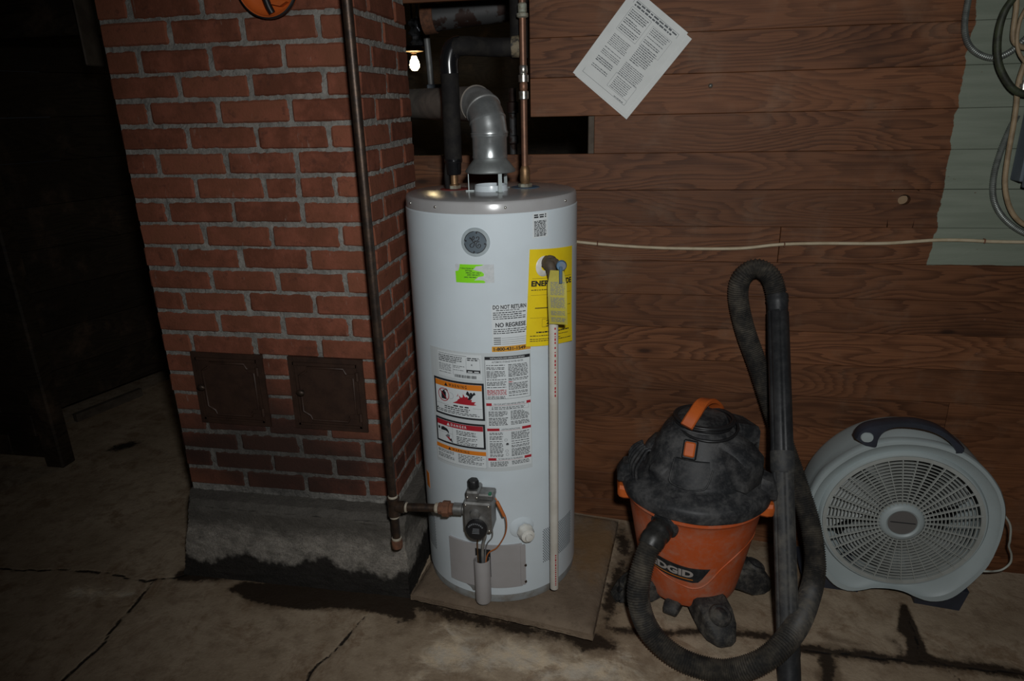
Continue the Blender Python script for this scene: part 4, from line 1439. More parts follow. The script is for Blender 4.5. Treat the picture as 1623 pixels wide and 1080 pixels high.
    for (x, y, m, nm) in ((-.5370, 2.036, REDM, 'hot_outlet_disc'), (-.3268, 2.077, BLUEM, 'cold_inlet_disc')):
        build(nm, MB().lathe([(0, 1.3375), (.042, 1.3368), (.045, 1.3345)], (x, y, 0), 32), m, ht, 0)

make_heater()


# ------------------------------------------------------------------ flue pipe
def make_flue():
    o = root('flue_pipe', (HX, HY, 1.44), 'galvanised flue pipe with segmented elbow above the water heater', 'flue pipe')
    r = .0505
    end = at_y(650, 166, 2.50)
    build('straight_section', MB().lathe([(r + .0005, 1.428), (r + .0012, 1.432), (r, 1.437), (r, 1.484), (r + .003, 1.488), (r + .003, 1.492), (r, 1.495)], (HX, HY, 0), 40), GALV, o, 40, 'shiny galvanised pipe section')
    d = (Vector((end.x, end.y, 0)) - Vector((HX, HY, 0)))
    d.z = 0
    d.normalize()
    # elbow gores: centre line turns from up to the left and back
    R = .082
    pts = []
    n = 3
    ang = [0, 24, 52, 88]
    cen = []
    for a in ang:
        t = math.radians(a)
        cen.append(Vector((HX, HY, 1.495)) + d * R * (1 - math.cos(t)) + Vector((0, 0, R * math.sin(t))))
    def arc(deg):
        t = math.radians(deg)
        return Vector((HX, HY, 1.495)) + d * R * (1 - math.cos(t)) + Vector((0, 0, R * math.sin(t)))
    for i in range(n):
        a0, a1 = ang[i], ang[i + 1]
        degs = [a0 - 1.5, a0 + .5, a0 + 2.5, a0 + 4.5, (a0 + a1) / 2, a1 + 2]
        rr = r + .0012 - .0006 * i
        build('elbow_gore', MB().tube([arc(q) for q in degs], [rr, rr + .0028, rr + .0028, rr, rr, rr], 40, False), GALV if i < 2 else GALV_DULL, o, 30)
    a = cen[-1]
    e = Vector((end.x, end.y, a.z + .015)) + d * .55
    build('horizontal_section', MB().tube([a - d * .005, a + d * .01, a.lerp(e, .5), e], [r + .003, r, r, r], 36), FLUE_DUST, o, 40, 'dusty flue section running back behind the chimney')

make_flue()


# ------------------------------------------------------------------ pipes
def make_hot_pipe():
    x, y = -.5370, 2.036
    o = root('insulated_pipe', (x, y, 1.337), 'black foam insulated hot water pipe bending over the heater', 'pipe')
    build('copper_nipple', MB().lathe([(.016, 1.337), (.016, 1.348), (.011, 1.350), (.011, 1.378), (.0145, 1.380), (.0145, 1.40)], (x, y, 0), 18), BRASS, o, 40)
    build('nut', MB().lathe([(.019, 1.337), (.019, 1.346)], (x, y, 0), 6, cap=(False, True)), VERDI, o, 0)
    build('tape_wrap', MB().lathe([(.020, 1.378), (.022, 1.382), (.0235, 1.41), (.027, 1.416), (.027, 1.424)], (x, y, 0), 24, cap=(True, False)), TAPE, o, 40)
    build('drip_line', MB().tube(smooth_path([(x - .020, y - .004, 1.338), (x - .021, y - .003, 1.38), (x - .014, y, 1.43)], .01), .0085, 10), BLACKRUB, o, 50)
    r = .0262
    zt = at_y(720, 84, y).z
    build('vertical_foam', MB().tube([(x, y, 1.414), (x + .001, y, 1.5), (x + .002, y, zt - .03)], r, 24), BLACKRUB, o, 50)
    e1 = at_y(822, 74, 2.12)
    build('elbow_tape', MB().tube(smooth_path([(x + .002, y, zt - .055), (x + .002, y, zt - .02), (x + .014, y, zt + .012), (x + .04, y + .003, zt + .019)], .008), [.0272] * 1 if False else .0272, 24), TAPE, o, 50)
    build('horizontal_foam', MB().tube(smooth_path([(x + .004, y, zt - .012), (x + .016, y, zt + .010), (x + .045, y + .003, zt + .018), ((x + e1.x) / 2 + .02, 2.10, zt + .016), (e1.x, e1.y, e1.z)], .01), r, 24), BLACKRUB, o, 50)
    build('torn_tape', MB().tube([(e1.x - .02, e1.y - .002, e1.z), (e1.x + .004, e1.y, e1.z), (e1.x + .008, e1.y, e1.z)], [.029, .031, .018], 18), simple('torn_tape', (.20, .16, .10), (.02, .02, .02), .7, scale=60), o, 50)
    v = at_y(824, 30, 2.15)
    build('riser_foam', MB().tube([(v.x - .004, 2.15, e1.z - .03), (v.x - .004, 2.15, 2.31)], r, 24), BLACKRUB, o, 50)

make_hot_pipe()

def make_copper():
    x, y = -.3268, 2.077
    o = root('copper_pipe', (x, y, 1.337), 'vertical copper cold water pipe standing on the heater', 'pipe')
    build('pipe', MB().tube([(x, y, 1.36), (x, y, 2.31)], .0098, 18), COPPER, o, 60)
    build('nipple', MB().lathe([(.0135, 1.338), (.0135, 1.352), (.0155, 1.355), (.0155, 1.385), (.013, 1.393), (.0105, 1.398)], (x, y, 0), 20), BRASS, o, 40)
    build('nut', MB().lathe([(.021, 1.3365), (.021, 1.3455), (.0135, 1.347)], (x, y, 0), 6), VERDI, o, 0)
    def zpx(py): return at_y(830, py, y).z
    for a, b, rr, m in ((296, 271, .0, None), (158, 144, .0142, SOLDER), (143, 132, .0118, COPPER), (131, 118, .0148, SOLDER), (117, 104, .0122, SOLDER), (28, 20, .0165, VERDI), (20, 5, .0125, VERDI)):
        if m is None: continue
        z0, z1 = zpx(a), zpx(b)
        build('coupling', MB().lathe([(.0099, z0 - .001), (rr, z0 + .002), (rr, z1 - .002), (.0099, z1 + .001)], (x, y, 0), 20), m, o, 40)

make_copper()

def make_gas_pipe():
    y = 1.715
    x = (at_y(551, 0, y).x + at_y(622, 790, y).x) / 2
    z = at_y(625, 803, y).z
    o = root('gas_pipe', (x, y, 0), 'black iron gas pipe dropping in front of the brick chimney', 'pipe')
    r = .0128
    build('riser', MB().tube([(x, y, z + .02), (x, y, 2.31)], r, 18), IRON, o, 60)
    build('tee', MB().tube([(x, y, z - .032), (x, y, z - .030), (x, y, z - .018), (x, y, z + .018), (x, y, z + .030), (x, y, z + .032)], [.0165, .0195, .0180, .0180, .0195, .0165], 20)
          .tube([(x, y, z), (x + .022, y, z), (x + .034, y, z), (x + .036, y, z)], [.0165, .0180, .0195, .0165], 20), IRON, o, 40)
    for zz in (z + .035, z - .036):
        build('thread_sealant', MB().lathe([(r, -.004), (r + .0025, -.002), (r + .0025, .002), (r, .004)], (x, y, zz), 18), DOPE, o, 50)
    zb = at_y(628, 868, y).z
    build('drip_leg', MB().tube([(x, y, z - .03), (x, y, zb + .025)], r, 18), IRON, o, 60)
    build('sealant', MB().lathe([(r, -.006), (r + .003, -.003), (r + .003, .003), (r, .005)], (x, y, zb + .034), 18), DOPE, o, 50)
    build('drip_cap', MB().lathe([(.0160, .032), (.0175, .028), (.0170, .003), (.012, .0), (0, .0)], (x, y, zb), 18), RUST, o, 40, 'rusty pipe cap')
    xe = -.474
    zv = .420
    u = at_y(707, 808, y).x
    def zl(xx): return z + (zv - z) * (xx - x) / (xe - x)
    build('branch', MB().tube([(x + .03, y, z), (u - .02, y, zl(u))], r, 18).tube([(u + .02, y, zl(u)), (xe, y, zv)], r, 18), IRON, o, 60)
    build('thread_sealant', MB().lathe([(r, -.004), (r + .003, -.002), (r + .003, .002), (r, .004)], (x + .041, y, z), 18, (1, 0, 0)), DOPE, o, 50)
    build('thread_sealant', MB().lathe([(r, -.006), (r + .003, -.003), (r + .003, .003), (r, .006)], (u - .029, y, zl(u)), 18, (1, 0, 0)), DOPE, o, 50)
    build('union', MB().lathe([(.014, -.024), (.0185, -.022), (.0185, -.010), (.0250, -.009), (.0250, .011), (.0185, .013), (.0185, .022), (.014, .024)], (u, y, zl(u)), 8, (1, 0, 0), (True, True)), RUST, o, 0, 'rusty pipe union')

make_gas_pipe()


# ------------------------------------------------------------------ dim space seen through the wall opening
def make_behind():
    b = at_y(657, 101, 4.6)
    o = root('light_bulb', (b.x, b.y, b.z - .04), 'lit bare bulb in a holder in the dark space behind the wall', 'light bulb')
    bt = NT('bulb_glow')
    bt.b.inputs['Emission Color'].default_value = (1.0, .78, .42, 1)
    bt.b.inputs['Emission Strength'].default_value = 30.0
    bt.set((.9, .8, .6), .3)
    build('glass', MB().lathe([(0, -.044), (.018, -.040), (.030, -.024), (.033, -.008), (.029, .012), (.020, .030), (.015, .045)], b, 28), bt.m, o, 60)
    build('neck', MB().lathe([(.015, .044), (.015, .060), (.022, .064), (.022, .072)], b, 20), BRASS, o, 50)
    build('holder', MB().lathe([(.024, .068), (.062, .074), (.064, .086), (.040, .110), (.02, .115)], b, 28), simple('porcelain', (.30, .22, .14), None, .5), o, 50)
    build('cord', MB().tube([b + Vector((0, 0, .11)), (b.x, b.y, 2.325)], .006, 8), BLACKP, o, 50)
    a, c = at_y(678, 30, 2.70), at_y(822, 10, 2.70)
    p = root('overhead_pipe', (a.x, 2.70, a.z), 'peeling old pipe running overhead behind the wall opening', 'pipe')
    d = (c - a).normalized()
    build('pipe', MB().tube([a - d * .0, a + d * .02, a + d * .05, c, c + d * .8], [.048, .052, .046, .046, .046], 24), OLDPIPE, p, 50)
    build('end_cap', MB().tube([a - d * .02, a - d * .015, a + d * .03, a + d * .032], [.035, .054, .054, .046], 24), RUST, p, 50)
    e0, e1 = at_y(812, 140, 2.65), at_y(812, 245, 2.65)
    q = build('stained_pipe', MB().tube([(e0.x, 2.65, 0), (e0.x, 2.65, e0.z)], .014, 14).lathe([(.014, 0), (.022, .004), (.022, .04), (.014, .044)], (e0.x, 2.65, e0.z - .09), 14).lathe([(.014, 0), (.020, .004), (.020, .03), (.014, .034)], (e0.x, 2.65, e0.z - .20), 14), OLDPIPE, None, 50, origin=(e0.x, 2.65, 0))
    tag(q, 'thin stained vertical pipe in the dark behind the wall opening', 'pipe')
    j = at_y(690, 148, 2.9)
    jb = root('junction_box', (j.x, 2.9, j.z - .05), 'small bluish steel box on a thin pole behind the wall opening', 'electrical box')
    build('box', MB().box(j.x - .03, j.x + .035, 2.88, 2.94, j.z - .045, j.z + .035, .004), PANELM, jb, 0)
    build('pole', MB().tube([(j.x - .018, 2.91, j.z + .03), (j.x - .035, 2.91, j.z + .42)], .013, 12), GALV_DULL, jb, 50)
    f = at_y(668, 58, 3.1)
    fo = root('foil_duct', (f.x, 3.1, f.z), 'scrap of shiny foil duct hanging beside the bulb', 'duct')
    build('strap', MB().tube([(f.x - .02, 3.12, f.z + .03), (f.x - .02, 3.12, 2.325)], .006, 8), GALV_DULL, fo, 50)
    build('foil', MB().lathe([(.036 + .009 * math.sin(k * 1.9), -.035 + .012 * k) for k in range(10)], (f.x - .02, 3.12, f.z), 18, wob=lambda a, h: 1 + .12 * math.sin(5 * a + 40 * h)), simple('foil', (.35, .36, .38), (.05, .05, .05), .2, .9, scale=30), fo, 20)

make_behind()

# ================================================================== SHOP VACUUM
VX, VY = .232, 2.030

def make_vacuum():
    vac = root('wet_dry_vacuum', (VX, VY, floor_z(VX)), 'dusty orange and black wet dry vacuum with a long black hose', 'vacuum')
    c0 = (VX, VY, 0)
    def rc(z):
        return .158 + .066 * min(max((z - .01) / .38, 0), 1)
    def cm(s, z, off=0.0):
        a = s / .19
        r = rc(z) + off
        return Vector((VX + r * math.sin(a), VY - r * math.cos(a), z))
    prof = [(0, .004), (.140, .004), (.152, .009), (.159, .022)] + [(rc(z), z) for z in (.06, .10, .15, .20, .25, .30, .345)] + [(.2225, .355), (.2265, .359), (.2265, .374), (.231, .378), (.231, .388)]
    can = build('canister', MB().lathe(prof, c0, 96), ORANGEP, vac, 35, 'dusty orange plastic canister')
    # pressed wave ridge round the canister
    path = []
    for (s, z) in ((-.22, .165), (-.12, .130), (-.03, .102), (.012, .100), (.045, .122), (.085, .18), (.14, .225), (.22, .25), (.30, .26)):
        path.append(cm(s, z, -.001))
    build('moulded_ridge', MB().tube(smooth_path(path, .01), .0032, 8), ORANGEP, can, 60)
    # brand plate
    lp = MB()
    outl = [(-.190, .208), (-.10, .196), (-.02, .186), (.046, .184), (.024, .142), (.012, .126), (-.006, .123), (-.100, .134), (-.190, .150)]
    bm = bmesh.new()
    bm.faces.new([bm.verts.new((x, z, 0)) for x, z in outl])
    for xcut in [x * .012 for x in range(-15, 4)]:
        bmesh.ops.bisect_plane(bm, geom=bm.verts[:] + bm.edges[:] + bm.faces[:], plane_co=(xcut, 0, 0), plane_no=(1, 0, 0))
    bm.verts.index_update()
    lp.add([cm(v.co.x, v.co.y, .0012) for v in bm.verts], [[v.index for v in f.verts] for f in bm.faces])
    bm.free()
    plate = build('name_plate', lp, mat_dusty('plate_black', (.016, .018, .020), (.07, .07, .07), .6, .5, 30), can, 0, 'black name plate with pale block letters')
    t = MB()
    def tm(u, w, o): return cm(u, .146 + w - .09 * (u + .05), o)
    put_text(t, tm, 'RIDGID', -.168, .002, -.006, .031, .0024, .05)
    build('lettering', t, simple('plate_silver', (.40, .36, .33), None, .5), plate, 0)
    t = MB()
    def um(u, w, o): return cm(u, .138 + w - .09 * (u + .05), o)
    put_rect(t, um, -.170, 0, -.006, .0034, .0022)
    build('stripe', t, INKORANGE, plate, 0)
    # lid and motor head
    lid = build('lid', MB().lathe([(.228, .378), (.2385, .379), (.2400, .395), (.2375, .412), (.231, .420), (.212, .432), (.196, .440), (.186, .446)], c0, 96,
                wob=lambda a, h: 1 + .004 * math.cos(12 * a)), LIDM, vac, 35, 'dusty charcoal lid')
    def hw(a, h):
        k = min(1, max(0, (h - .44) / .1))
        return 1 + .035 * k * math.cos(4 * (a - .35)) 
    head = build('motor_head', MB().lathe([(.187, .444), (.176, .447), (.167, .456), (.163, .470), (.150, .502), (.146, .506), (.130, .545), (.126, .550), (.112, .585), (.098, .600), (.090, .604), (.080, .624), (.060, .631), (0, .633)], c0, 80, wob=hw), LIDM, vac, 35)
    def hp(ang, r, z): return Vector((VX + r * math.cos(ang), VY + r * math.sin(ang), z))
    # facet panel on the front of the head
    fa = math.radians(-106)
    def fp(s, z, o):
        r = .168 - (z - .46) * .40 + o
        a = fa + s / .17
        return hp(a, r, z)
    build('front_panel', sheet(fp, -.05, .462, .075, .535, 10, 4, .006, .01), LIDM, head, 40)
    build('panel_edge', MB().tube(smooth_path([fp(-.052, .535, .006), fp(-.052, .485, .007), fp(-.045, .464, .007), fp(.0, .457, .007), fp(.05, .46, .007), fp(.066, .475, .007), fp(.085, .515, .006)], .008), .0028, 8), LIDM, head, 60)
    # rib blocks on the sides of the head
    def block(name, ang, r0, r1, s, z0, z1, m, par, taper=.6, bev=None):
        u = Vector((math.cos(ang), math.sin(ang), 0)); w = Vector((-math.sin(ang), math.cos(ang), 0)); c = Vector((VX, VY, 0))
        rings = []
        for (r, ks, za, zb) in ((r0, 1, z0, z1), (r0 + (r1 - r0) * .6, .96, z0, z1 - (z1 - z0) * .12), (r1 - .006, .9, z0 + .003, z1 - (z1 - z0) * (1 - taper)), (r1, .75, z0 + .010, z1 - (z1 - z0) * (1 - taper) - .012)):
            h = s * ks
            b = min(.012, (zb - za) * .2)
            q = [(-h, za + b), (-h + b, za), (h - b, za), (h, za + b), (h, zb - b), (h - b, zb), (-h + b, zb), (-h, zb - b)]
            rings.append([c + u * r + w * a_ + Vector((0, 0, z_)) for a_, z_ in q])
        return build(name, MB().loft(rings), m, par, 40)
    right = math.radians(-38)
    block('exhaust_housing', right, .10, .205, .058, .44, .590, LIDM, head, .72)
    block('exhaust_housing', math.radians(28), .10, .200, .06, .44, .605, LIDM, head, .8)
    block('head_boss', math.radians(168), .10, .172, .045, .44, .540, LIDM, head, .6)
    block('head_boss', math.radians(218), .10, .176, .035, .44, .515, LIDM, head, .6)
    for k in range(9):        # exhaust slats
        z = .462 + k * .0115
        u = Vector((math.cos(right + .38), math.sin(right + .38), 0)); w = Vector((-u.y, u.x, 0))
        p = Vector((VX, VY, z)) + u * (.200 - k * .0030)
        build('exhaust_slat', MB().tube([p - w * .013 + Vector((0, 0, -.004)), p + w * .013 + Vector((0, 0, .006))], .0030, 6), CASTERM, head, 0)
    for k in range(6):        # curved fins at the left of the lid
        a = math.radians(176 + k * 6)
        pts = [hp(a, .214, .430), hp(a, .216, .468), hp(a + .02, .205, .497), hp(a + .05, .186, .515 + .004 * k), hp(a + .07, .176, .523 + .003 * k)]
        build('lid_fin', MB().tube(smooth_path(pts, .008), .0052, 8), LIDM, lid, 60)
    # clamps and lifting lugs
    for ang in (math.radians(183), math.radians(-16)):
        block('lid_clamp', ang, .205, .256, .040, .388, .462, LIDM, lid, .55)
        block('lift_lug', ang, .205, .253, .052, .336, .388, ORANGEC, can, .9)
    # switch
    sa = math.radians(-107)
    n = Vector((math.cos(sa), math.sin(sa), .48)).normalized()
    w = Vector((-math.sin(sa), math.cos(sa), 0)); v = n.cross(w)
    if v.z < 0: v = -v
    cpos = Vector((VX, VY, 0)) + Vector((math.cos(sa), math.sin(sa), 0)) * .124 + Vector((0, 0, .566))
    def sp(p): return cpos + w * p.x + v * p.y + n * p.z
    build('switch_bezel', MB().box(-.022, .022, -.032, .028, -.02, .003, .004, sp), BLACKP, head, 0)
    build('switch', MB().box(-.0165, .0165, -.024, .022, .0, .010, .004, sp), ORANGEC, head, 0, 'orange power switch')
    # cord wound round the head
    cr = random.Random(6)
    for k in range(6):
        R = .076 + .006 * (k % 3) + cr.uniform(-.002, .004)
        z = .613 + .007 * (k // 2)
        tx, ty = cr.uniform(-.05, .05), cr.uniform(-.06, .02)
        pts = [Vector((VX + .012 + R * math.cos(a) * 1.03, VY - .012 + R * math.sin(a), z + tx * R * math.cos(a) + ty * R * math.sin(a))) for a in np.linspace(0, 2 * PI, 49)]
        build('power_cord', MB().tube(pts, .0046, 8, False), BLACKP, vac, 60)
    R = .100
    pts = [Vector((VX + .022 + R * .92 * math.cos(a), VY - .020 + R * .95 * math.sin(a), .606 - .018 * math.sin(a) * 0 + .012 * math.sin(a))) for a in np.linspace(0, 2 * PI, 49)]
    build('power_cord', MB().tube(pts, .0046, 8, False), BLACKP, vac, 60)
    # carry handle: an arched strap
    def strap(pts, half, th, side):
        P = smooth_path(pts, .008)
        rings = []
        for i, p in enumerate(P):
            t = (P[min(i + 1, len(P) - 1)] - P[max(i - 1, 0)]).normalized()
            s = Vector(side); s = (s - t * s.dot(t)).normalized()
            nn = t.cross(s)
            if nn.z < 0: nn = -nn
            rings.append([p - s * half - nn * th, p + s * half - nn * th, p + s * half, p + s * (half - .004) + nn * .004, p - s * (half - .004) + nn * .004, p - s * half])
        return MB().loft(rings)
    f0 = at_y(1088, 676, 1.925); f1 = at_y(1101, 655, 1.955); f2 = at_y(1113, 637, 2.005); f3 = at_y(1126, 634, 2.06); f4 = at_y(1137, 645, 2.10); f5 = at_y(1140, 660, 2.115)
    build('handle', strap([f0, f1, f2, f3, f4, f5], .0195, .010, (1, -.12, 0)), ORANGEC, vac, 40, 'orange carry handle')
    # casters
    def caster(ang, rad, wheel=True):
        u = Vector((math.cos(ang), math.sin(ang), 0)); s = Vector((-math.sin(ang), math.cos(ang), 0)); c = Vector((VX, VY, 0))
        fl = floor_z((c + u * rad).x)
        rings = []
        for (t, h, za, zb) in ((.120, .060, .000, .050), (.165, .058, -.020, .060), (rad - .035, .056, fl + .012, .052), (rad + .005, .050, fl + .010, .030), (rad + .030, .036, fl + .012, .002), (rad + .040, .022, fl + .016, -.012)):
            b = min(.010, (zb - za) * .3)
            q = [(-h, za + b), (-h + b, za), (h - b, za), (h, za + b), (h * .92, zb - b), (h * .92 - b, zb), (-h * .92 + b, zb), (-h * .92, zb - b)]
            rings.append([c + u * t + s * a_ + Vector((0, 0, z_)) for a_, z_ in q])
        cs = build('caster', MB().loft(rings), CASTERM, vac, 40)
        d = c + u * (rad - .018) + Vector((0, 0, .040))
        ax = u * .45 + Vector((0, 0, 1))
        build('caster_cap', MB().lathe([(.036, -.012), (.036, .006), (.031, .012), (.022, .012), (.018, .016), (.010, .020), (0, .021)], d, 24, ax), CASTERM, cs, 40)
        wp = c + u * (rad - .005)
        build('wheel', MB().lathe([(.0, -.011), (.026, -.011), (.030, -.007), (.030, .007), (.026, .011), (0, .011)], (wp.x, wp.y, fl + .030), 20, s), BLACKP, cs, 40)
    for (x, y) in ((.318, 1.795), (.015, 1.925), (.475, 2.085)):
        d = Vector((x - VX, y - VY))
        caster(math.atan2(d.y, d.x), d.length)
    caster(math.radians(118), .235)
    tcol = at_z(1066, 968, -.02)
    a = math.atan2(tcol.y - VY, tcol.x - VX)
    block('front_foot', a, .13, .190, .026, -.020, .030, CASTERM, vac, .6)
    # hose port, hose, wand
    p0 = at_y(1054, 832, 1.846)
    pts = [p0, at_y(1034, 858, 1.79), at_y(1018, 900, 1.745), at_y(1012, 950, 1.705), at_z(1031, 1003, .068), at_z(1080, 1046, .014), at_z(1150, 1064, .004),
           at_z(1212, 1046, .060), at_z(1258, 1000, .105), at_z(1283, 945, .075), at_y(1292, 895, 2.00), at_y(1285, 835, 2.07), at_y(1267, 775, 2.13), at_y(1248, 720, 2.19),
           at_y(1224, 650, 2.265), at_y(1201, 580, 2.315), at_y(1180, 520, 2.33), at_y(1170, 470, 2.335), at_y(1176, 440, 2.332), at_y(1198, 426, 2.33), at_y(1221, 438, 2.32), at_y(1232, 470, 2.31)]
    H = smooth_path(pts, .0036)
    # open the start of the port outwards from the canister
    inward = (H[0] - H[6]).normalized()
    radii = []
    for i in range(len(H)):
        radii.append(.0300 if i % 2 == 0 else .0345)
    skip = 14
    build('hose', MB().tube(H[skip:-4], radii[skip:-4], 20), HOSEM, vac, 25, 'ribbed black vacuum hose')
    cuff = [H[0] + inward * .02, H[0], H[3], H[7], H[8], H[11], H[12], H[16], H[17], H[21], H[22], H[25]]
    build('hose_cuff', MB().tube(cuff, [.036, .037, .037, .037, .0395, .0395, .036, .037, .0385, .0385, .036, .036], 24), mat_dusty('cuff_black', (.016, .016, .016), (.07, .065, .055), .5, .35, 20), vac, 40)
    build('hose_port', MB().tube([H[0] + inward * .035, H[0] + inward * .0, H[2], H[3]], [.044, .0455, .0455, .038], 28), LIDM, vac, 40)
    top = H[-1]
    bot = at_z(1251, 1085, -.058)
    ax = (bot - top).normalized()
    L = (bot - top).length
    # the hose end turns down into the wand
    build('swivel_end', MB().tube([top - ax * .006, top + ax * .004, top + ax * .010, top + ax * .016, top + ax * .024, top + ax * .060], [.034, .036, .034, .036, .0335, .032], 24), WANDM, vac, 40)
    fl = lambda a: 1 - .10 * max(0, math.cos(6 * a)) ** 6
    k = .44
    build('upper_wand', MB().tube([top + ax * .05, top + ax * .056, top + ax * (L * k - .03), top + ax * (L * k)], [.030, .0345, .0345, .036], 48, squash=fl), WANDM, vac, 40, 'black fluted upper wand tube')
    build('wand_joint', MB().tube([top + ax * (L * k - .012), top + ax * (L * k), top + ax * (L * k + .05), top + ax * (L * k + .056)], [.0355, .037, .037, .034], 32), WANDD, vac, 40)
    build('lower_wand', MB().tube([top + ax * (L * k + .04), top + ax * (L * .90)], [.0325, .0325], 48, squash=fl), WANDD, vac, 40, 'grey dusty lower wand tube')
    build('wand_end', MB().tube([top + ax * (L * .88), top + ax * (L * .90), top + ax * (L * .93), top + ax * (L * .935), top + ax * (L * .97), top + ax * L], [.033, .0345, .0345, .033, .0335, .033], 24), WANDM, vac, 40)

make_vacuum()


# ================================================================== FAN
def make_fan():
    c = Vector((.907, 2.098, .244))
    az = math.radians(-3.7)
    U = Vector((math.cos(az), math.sin(az), 0)); V = Vector((0, 0, 1)); B = Vector((-math.sin(az), math.cos(az), 0))
    fan = root('floor_fan', (c.x, c.y + .1, floor_z(c.x)), 'round light grey floor fan with a charcoal carry handle', 'fan')
    def P(u, v, w): return c + U * u + V * v + B * w
    def mp(u, v, o): return P(u, v, -o)
    outl = [(.292, .027), (.284, .09), (.260, .150), (.212, .213), (.15, .262), (.08, .290), (0, .300), (-.08, .292), (-.15, .264), (-.212, .213), (-.262, .150), (-.289, .08), (-.296, 0), (-.285, -.09),
            (-.252, -.18), (-.208, -.244), (-.170, -.282), (-.127, -.296), (-.085, -.286), (-.052, -.272), (0, -.266), (.045, -.270), (.085, -.286), (.127, -.296), (.170, -.286), (.206, -.256), (.250, -.185), (.278, -.120), (.291, -.04)]
    closed = smooth_path([(x, y, 0) for x, y in outl[-2:] + outl + outl[:3]], .006)
    N = 120
    angs = [(math.atan2(p.y, p.x) % (2 * PI), math.hypot(p.x, p.y)) for p in closed]
    angs.sort()
    A = np.array([a for a, _ in angs]); Rr = np.array([r for _, r in angs])
    A = np.concatenate([A - 2 * PI, A, A + 2 * PI]); Rr = np.concatenate([Rr] * 3)
    th = [2 * PI * k / N for k in range(N)]
    ro = [float(np.interp(t, A, Rr)) for t in th]
    def ring(fr, w): return [P(fr(k) * math.cos(th[k]), fr(k) * math.sin(th[k]), w) for k in range(N)]
    mix = lambda t: (lambda k: ro[k] * (1 - t) + .252 * t)
    bez = build('front_bezel', MB().loft([ring(lambda k: ro[k] - .006, .050), ring(lambda k: ro[k] - .001, .030), ring(lambda k: ro[k], .006), ring(lambda k: ro[k] - .004, .0), ring(mix(.30), .001), ring(mix(.42), .010), ring(mix(.85), .020), ring(mix(.97), .022),
                                       ring(lambda k: .252, .014), ring(lambda k: .247, .008), ring(lambda k: .242, .008), ring(lambda k: .240, .016), ring(lambda k: .240, .05)], cap=False), FANW, fan, 40)
    def bulge(k):
        q = max(0.0, 1 - abs(((th[k] - PI / 2 + PI) % (2 * PI)) - PI) / 1.05)
        return min(ro[k], .296) + .014 * q * q * (3 - 2 * q)
    build('drum', MB().loft([ring(lambda k: ro[k] - .0015, .028), ring(lambda k: bulge(k) - .001, .055), ring(bulge, .07), ring(bulge, .15), ring(lambda k: bulge(k) * .96, .185), ring(lambda k: .238, .205), ring(lambda k: .232, .195)], cap=False), FANW, fan, 40)
    build('back_guard', MB().lathe([(.05, .185), (.236, .188)], c, 60, B), DARKV, fan, 0)
    # guard: rings and spokes
    gr = build('grille', MB().lathe([(.2415, .004), (.2415, .014), (.231, .014), (.231, .004), (.2415, .004)], c, 96, B), FANG, fan, 40)
    nr = 15
    for k in range(nr):
        r = .072 + (.230 - .072) * k / (nr - 1)
        build('grille_ring', MB().lathe([(r - .0014, .0055), (r + .0014, .0055), (r + .0011, .0135), (r - .0011, .0135), (r - .0014, .0055)], c, 96, B), FANG, gr, 30)
    ns = 34
    me = None
    for k in range(ns):
        t = 2 * PI * k / ns + .04
        if me is None:
            mbs = MB().box(.060, .236, -.0014, .0014, .0020, .0120, .0006)
            me = bpy.data.meshes.new('grille_spoke')
            me.from_pydata([tuple(p) for p in mbs.v], [], mbs.f)
            me.materials.append(FANG)
        o = bpy.data.objects.new('grille_spoke', me)
        col.objects.link(o)
        o.parent = gr
        X_ = U * math.cos(t) + V * math.sin(t); Y_ = -U * math.sin(t) + V * math.cos(t)
        off = c - base_of(gr)
        o.matrix_basis = Matrix(((X_.x, Y_.x, B.x, off.x), (X_.y, Y_.y, B.y, off.y), (X_.z, Y_.z, B.z, off.z), (0, 0, 0, 1)))
    hub = build('hub', MB().lathe([(.0, .004), (.044, .004), (.0445, -.002), (.050, -.006), (.060, -.004), (.068, .004), (.069, .014)], c, 60, B), FANW, fan, 40)
    build('hub_badge', MB().lathe([(0, .0015), (.0445, .0015), (.0445, .006)], c, 48, B), HUBM, hub, 40)
    build('hub_badge_line', MB().prism([(-.036, -.0015), (.040, -.0015), (.040, .0015), (-.036, .0015)], mp, -.0015, -.0005), INK, hub, 0)
    # blades
    for k in range(5):
        t0 = 2 * PI * k / 5 + .35
        vs, fs = [], []
        nr_, na = 6, 8
        for s in (0, .003):
            for i in range(nr_ + 1):
                r = .045 + .180 * i / nr_
                sweep = .25 * (i / nr_) ** 1.5
                for j in range(na + 1):
                    q = j / na
                    a = t0 + sweep + (q - .5) * (.95 - .12 * i / nr_)
                    vs.append(P(r * math.cos(a), r * math.sin(a), .055 + .055 * (1 - q) + s))
        n1 = (nr_ + 1) * (na + 1)
        ix = lambda i, j, s: s * n1 + i * (na + 1) + j
        for i in range(nr_):
            for j in range(na):
                fs.append((ix(i, j, 0), ix(i + 1, j, 0), ix(i + 1, j + 1, 0), ix(i, j + 1, 0)))
                fs.append((ix(i, j, 1), ix(i, j + 1, 1), ix(i + 1, j + 1, 1), ix(i + 1, j, 1)))
        for i in range(nr_):
            for j in (0, na): fs.append((ix(i, j, 0), ix(i, j, 1), ix(i + 1, j, 1), ix(i + 1, j, 0)))
        for j in range(na):
            for i in (0, nr_): fs.append((ix(i, j, 0), ix(i, j + 1, 0), ix(i, j + 1, 1), ix(i, j, 1)))
        build('blade', MB().add(vs, fs), FANBL, fan, 40)
    build('motor', MB().lathe([(0, .05), (.05, .05), (.055, .06), (.055, .18), (0, .185)], c, 32, B), FAND, fan, 40)
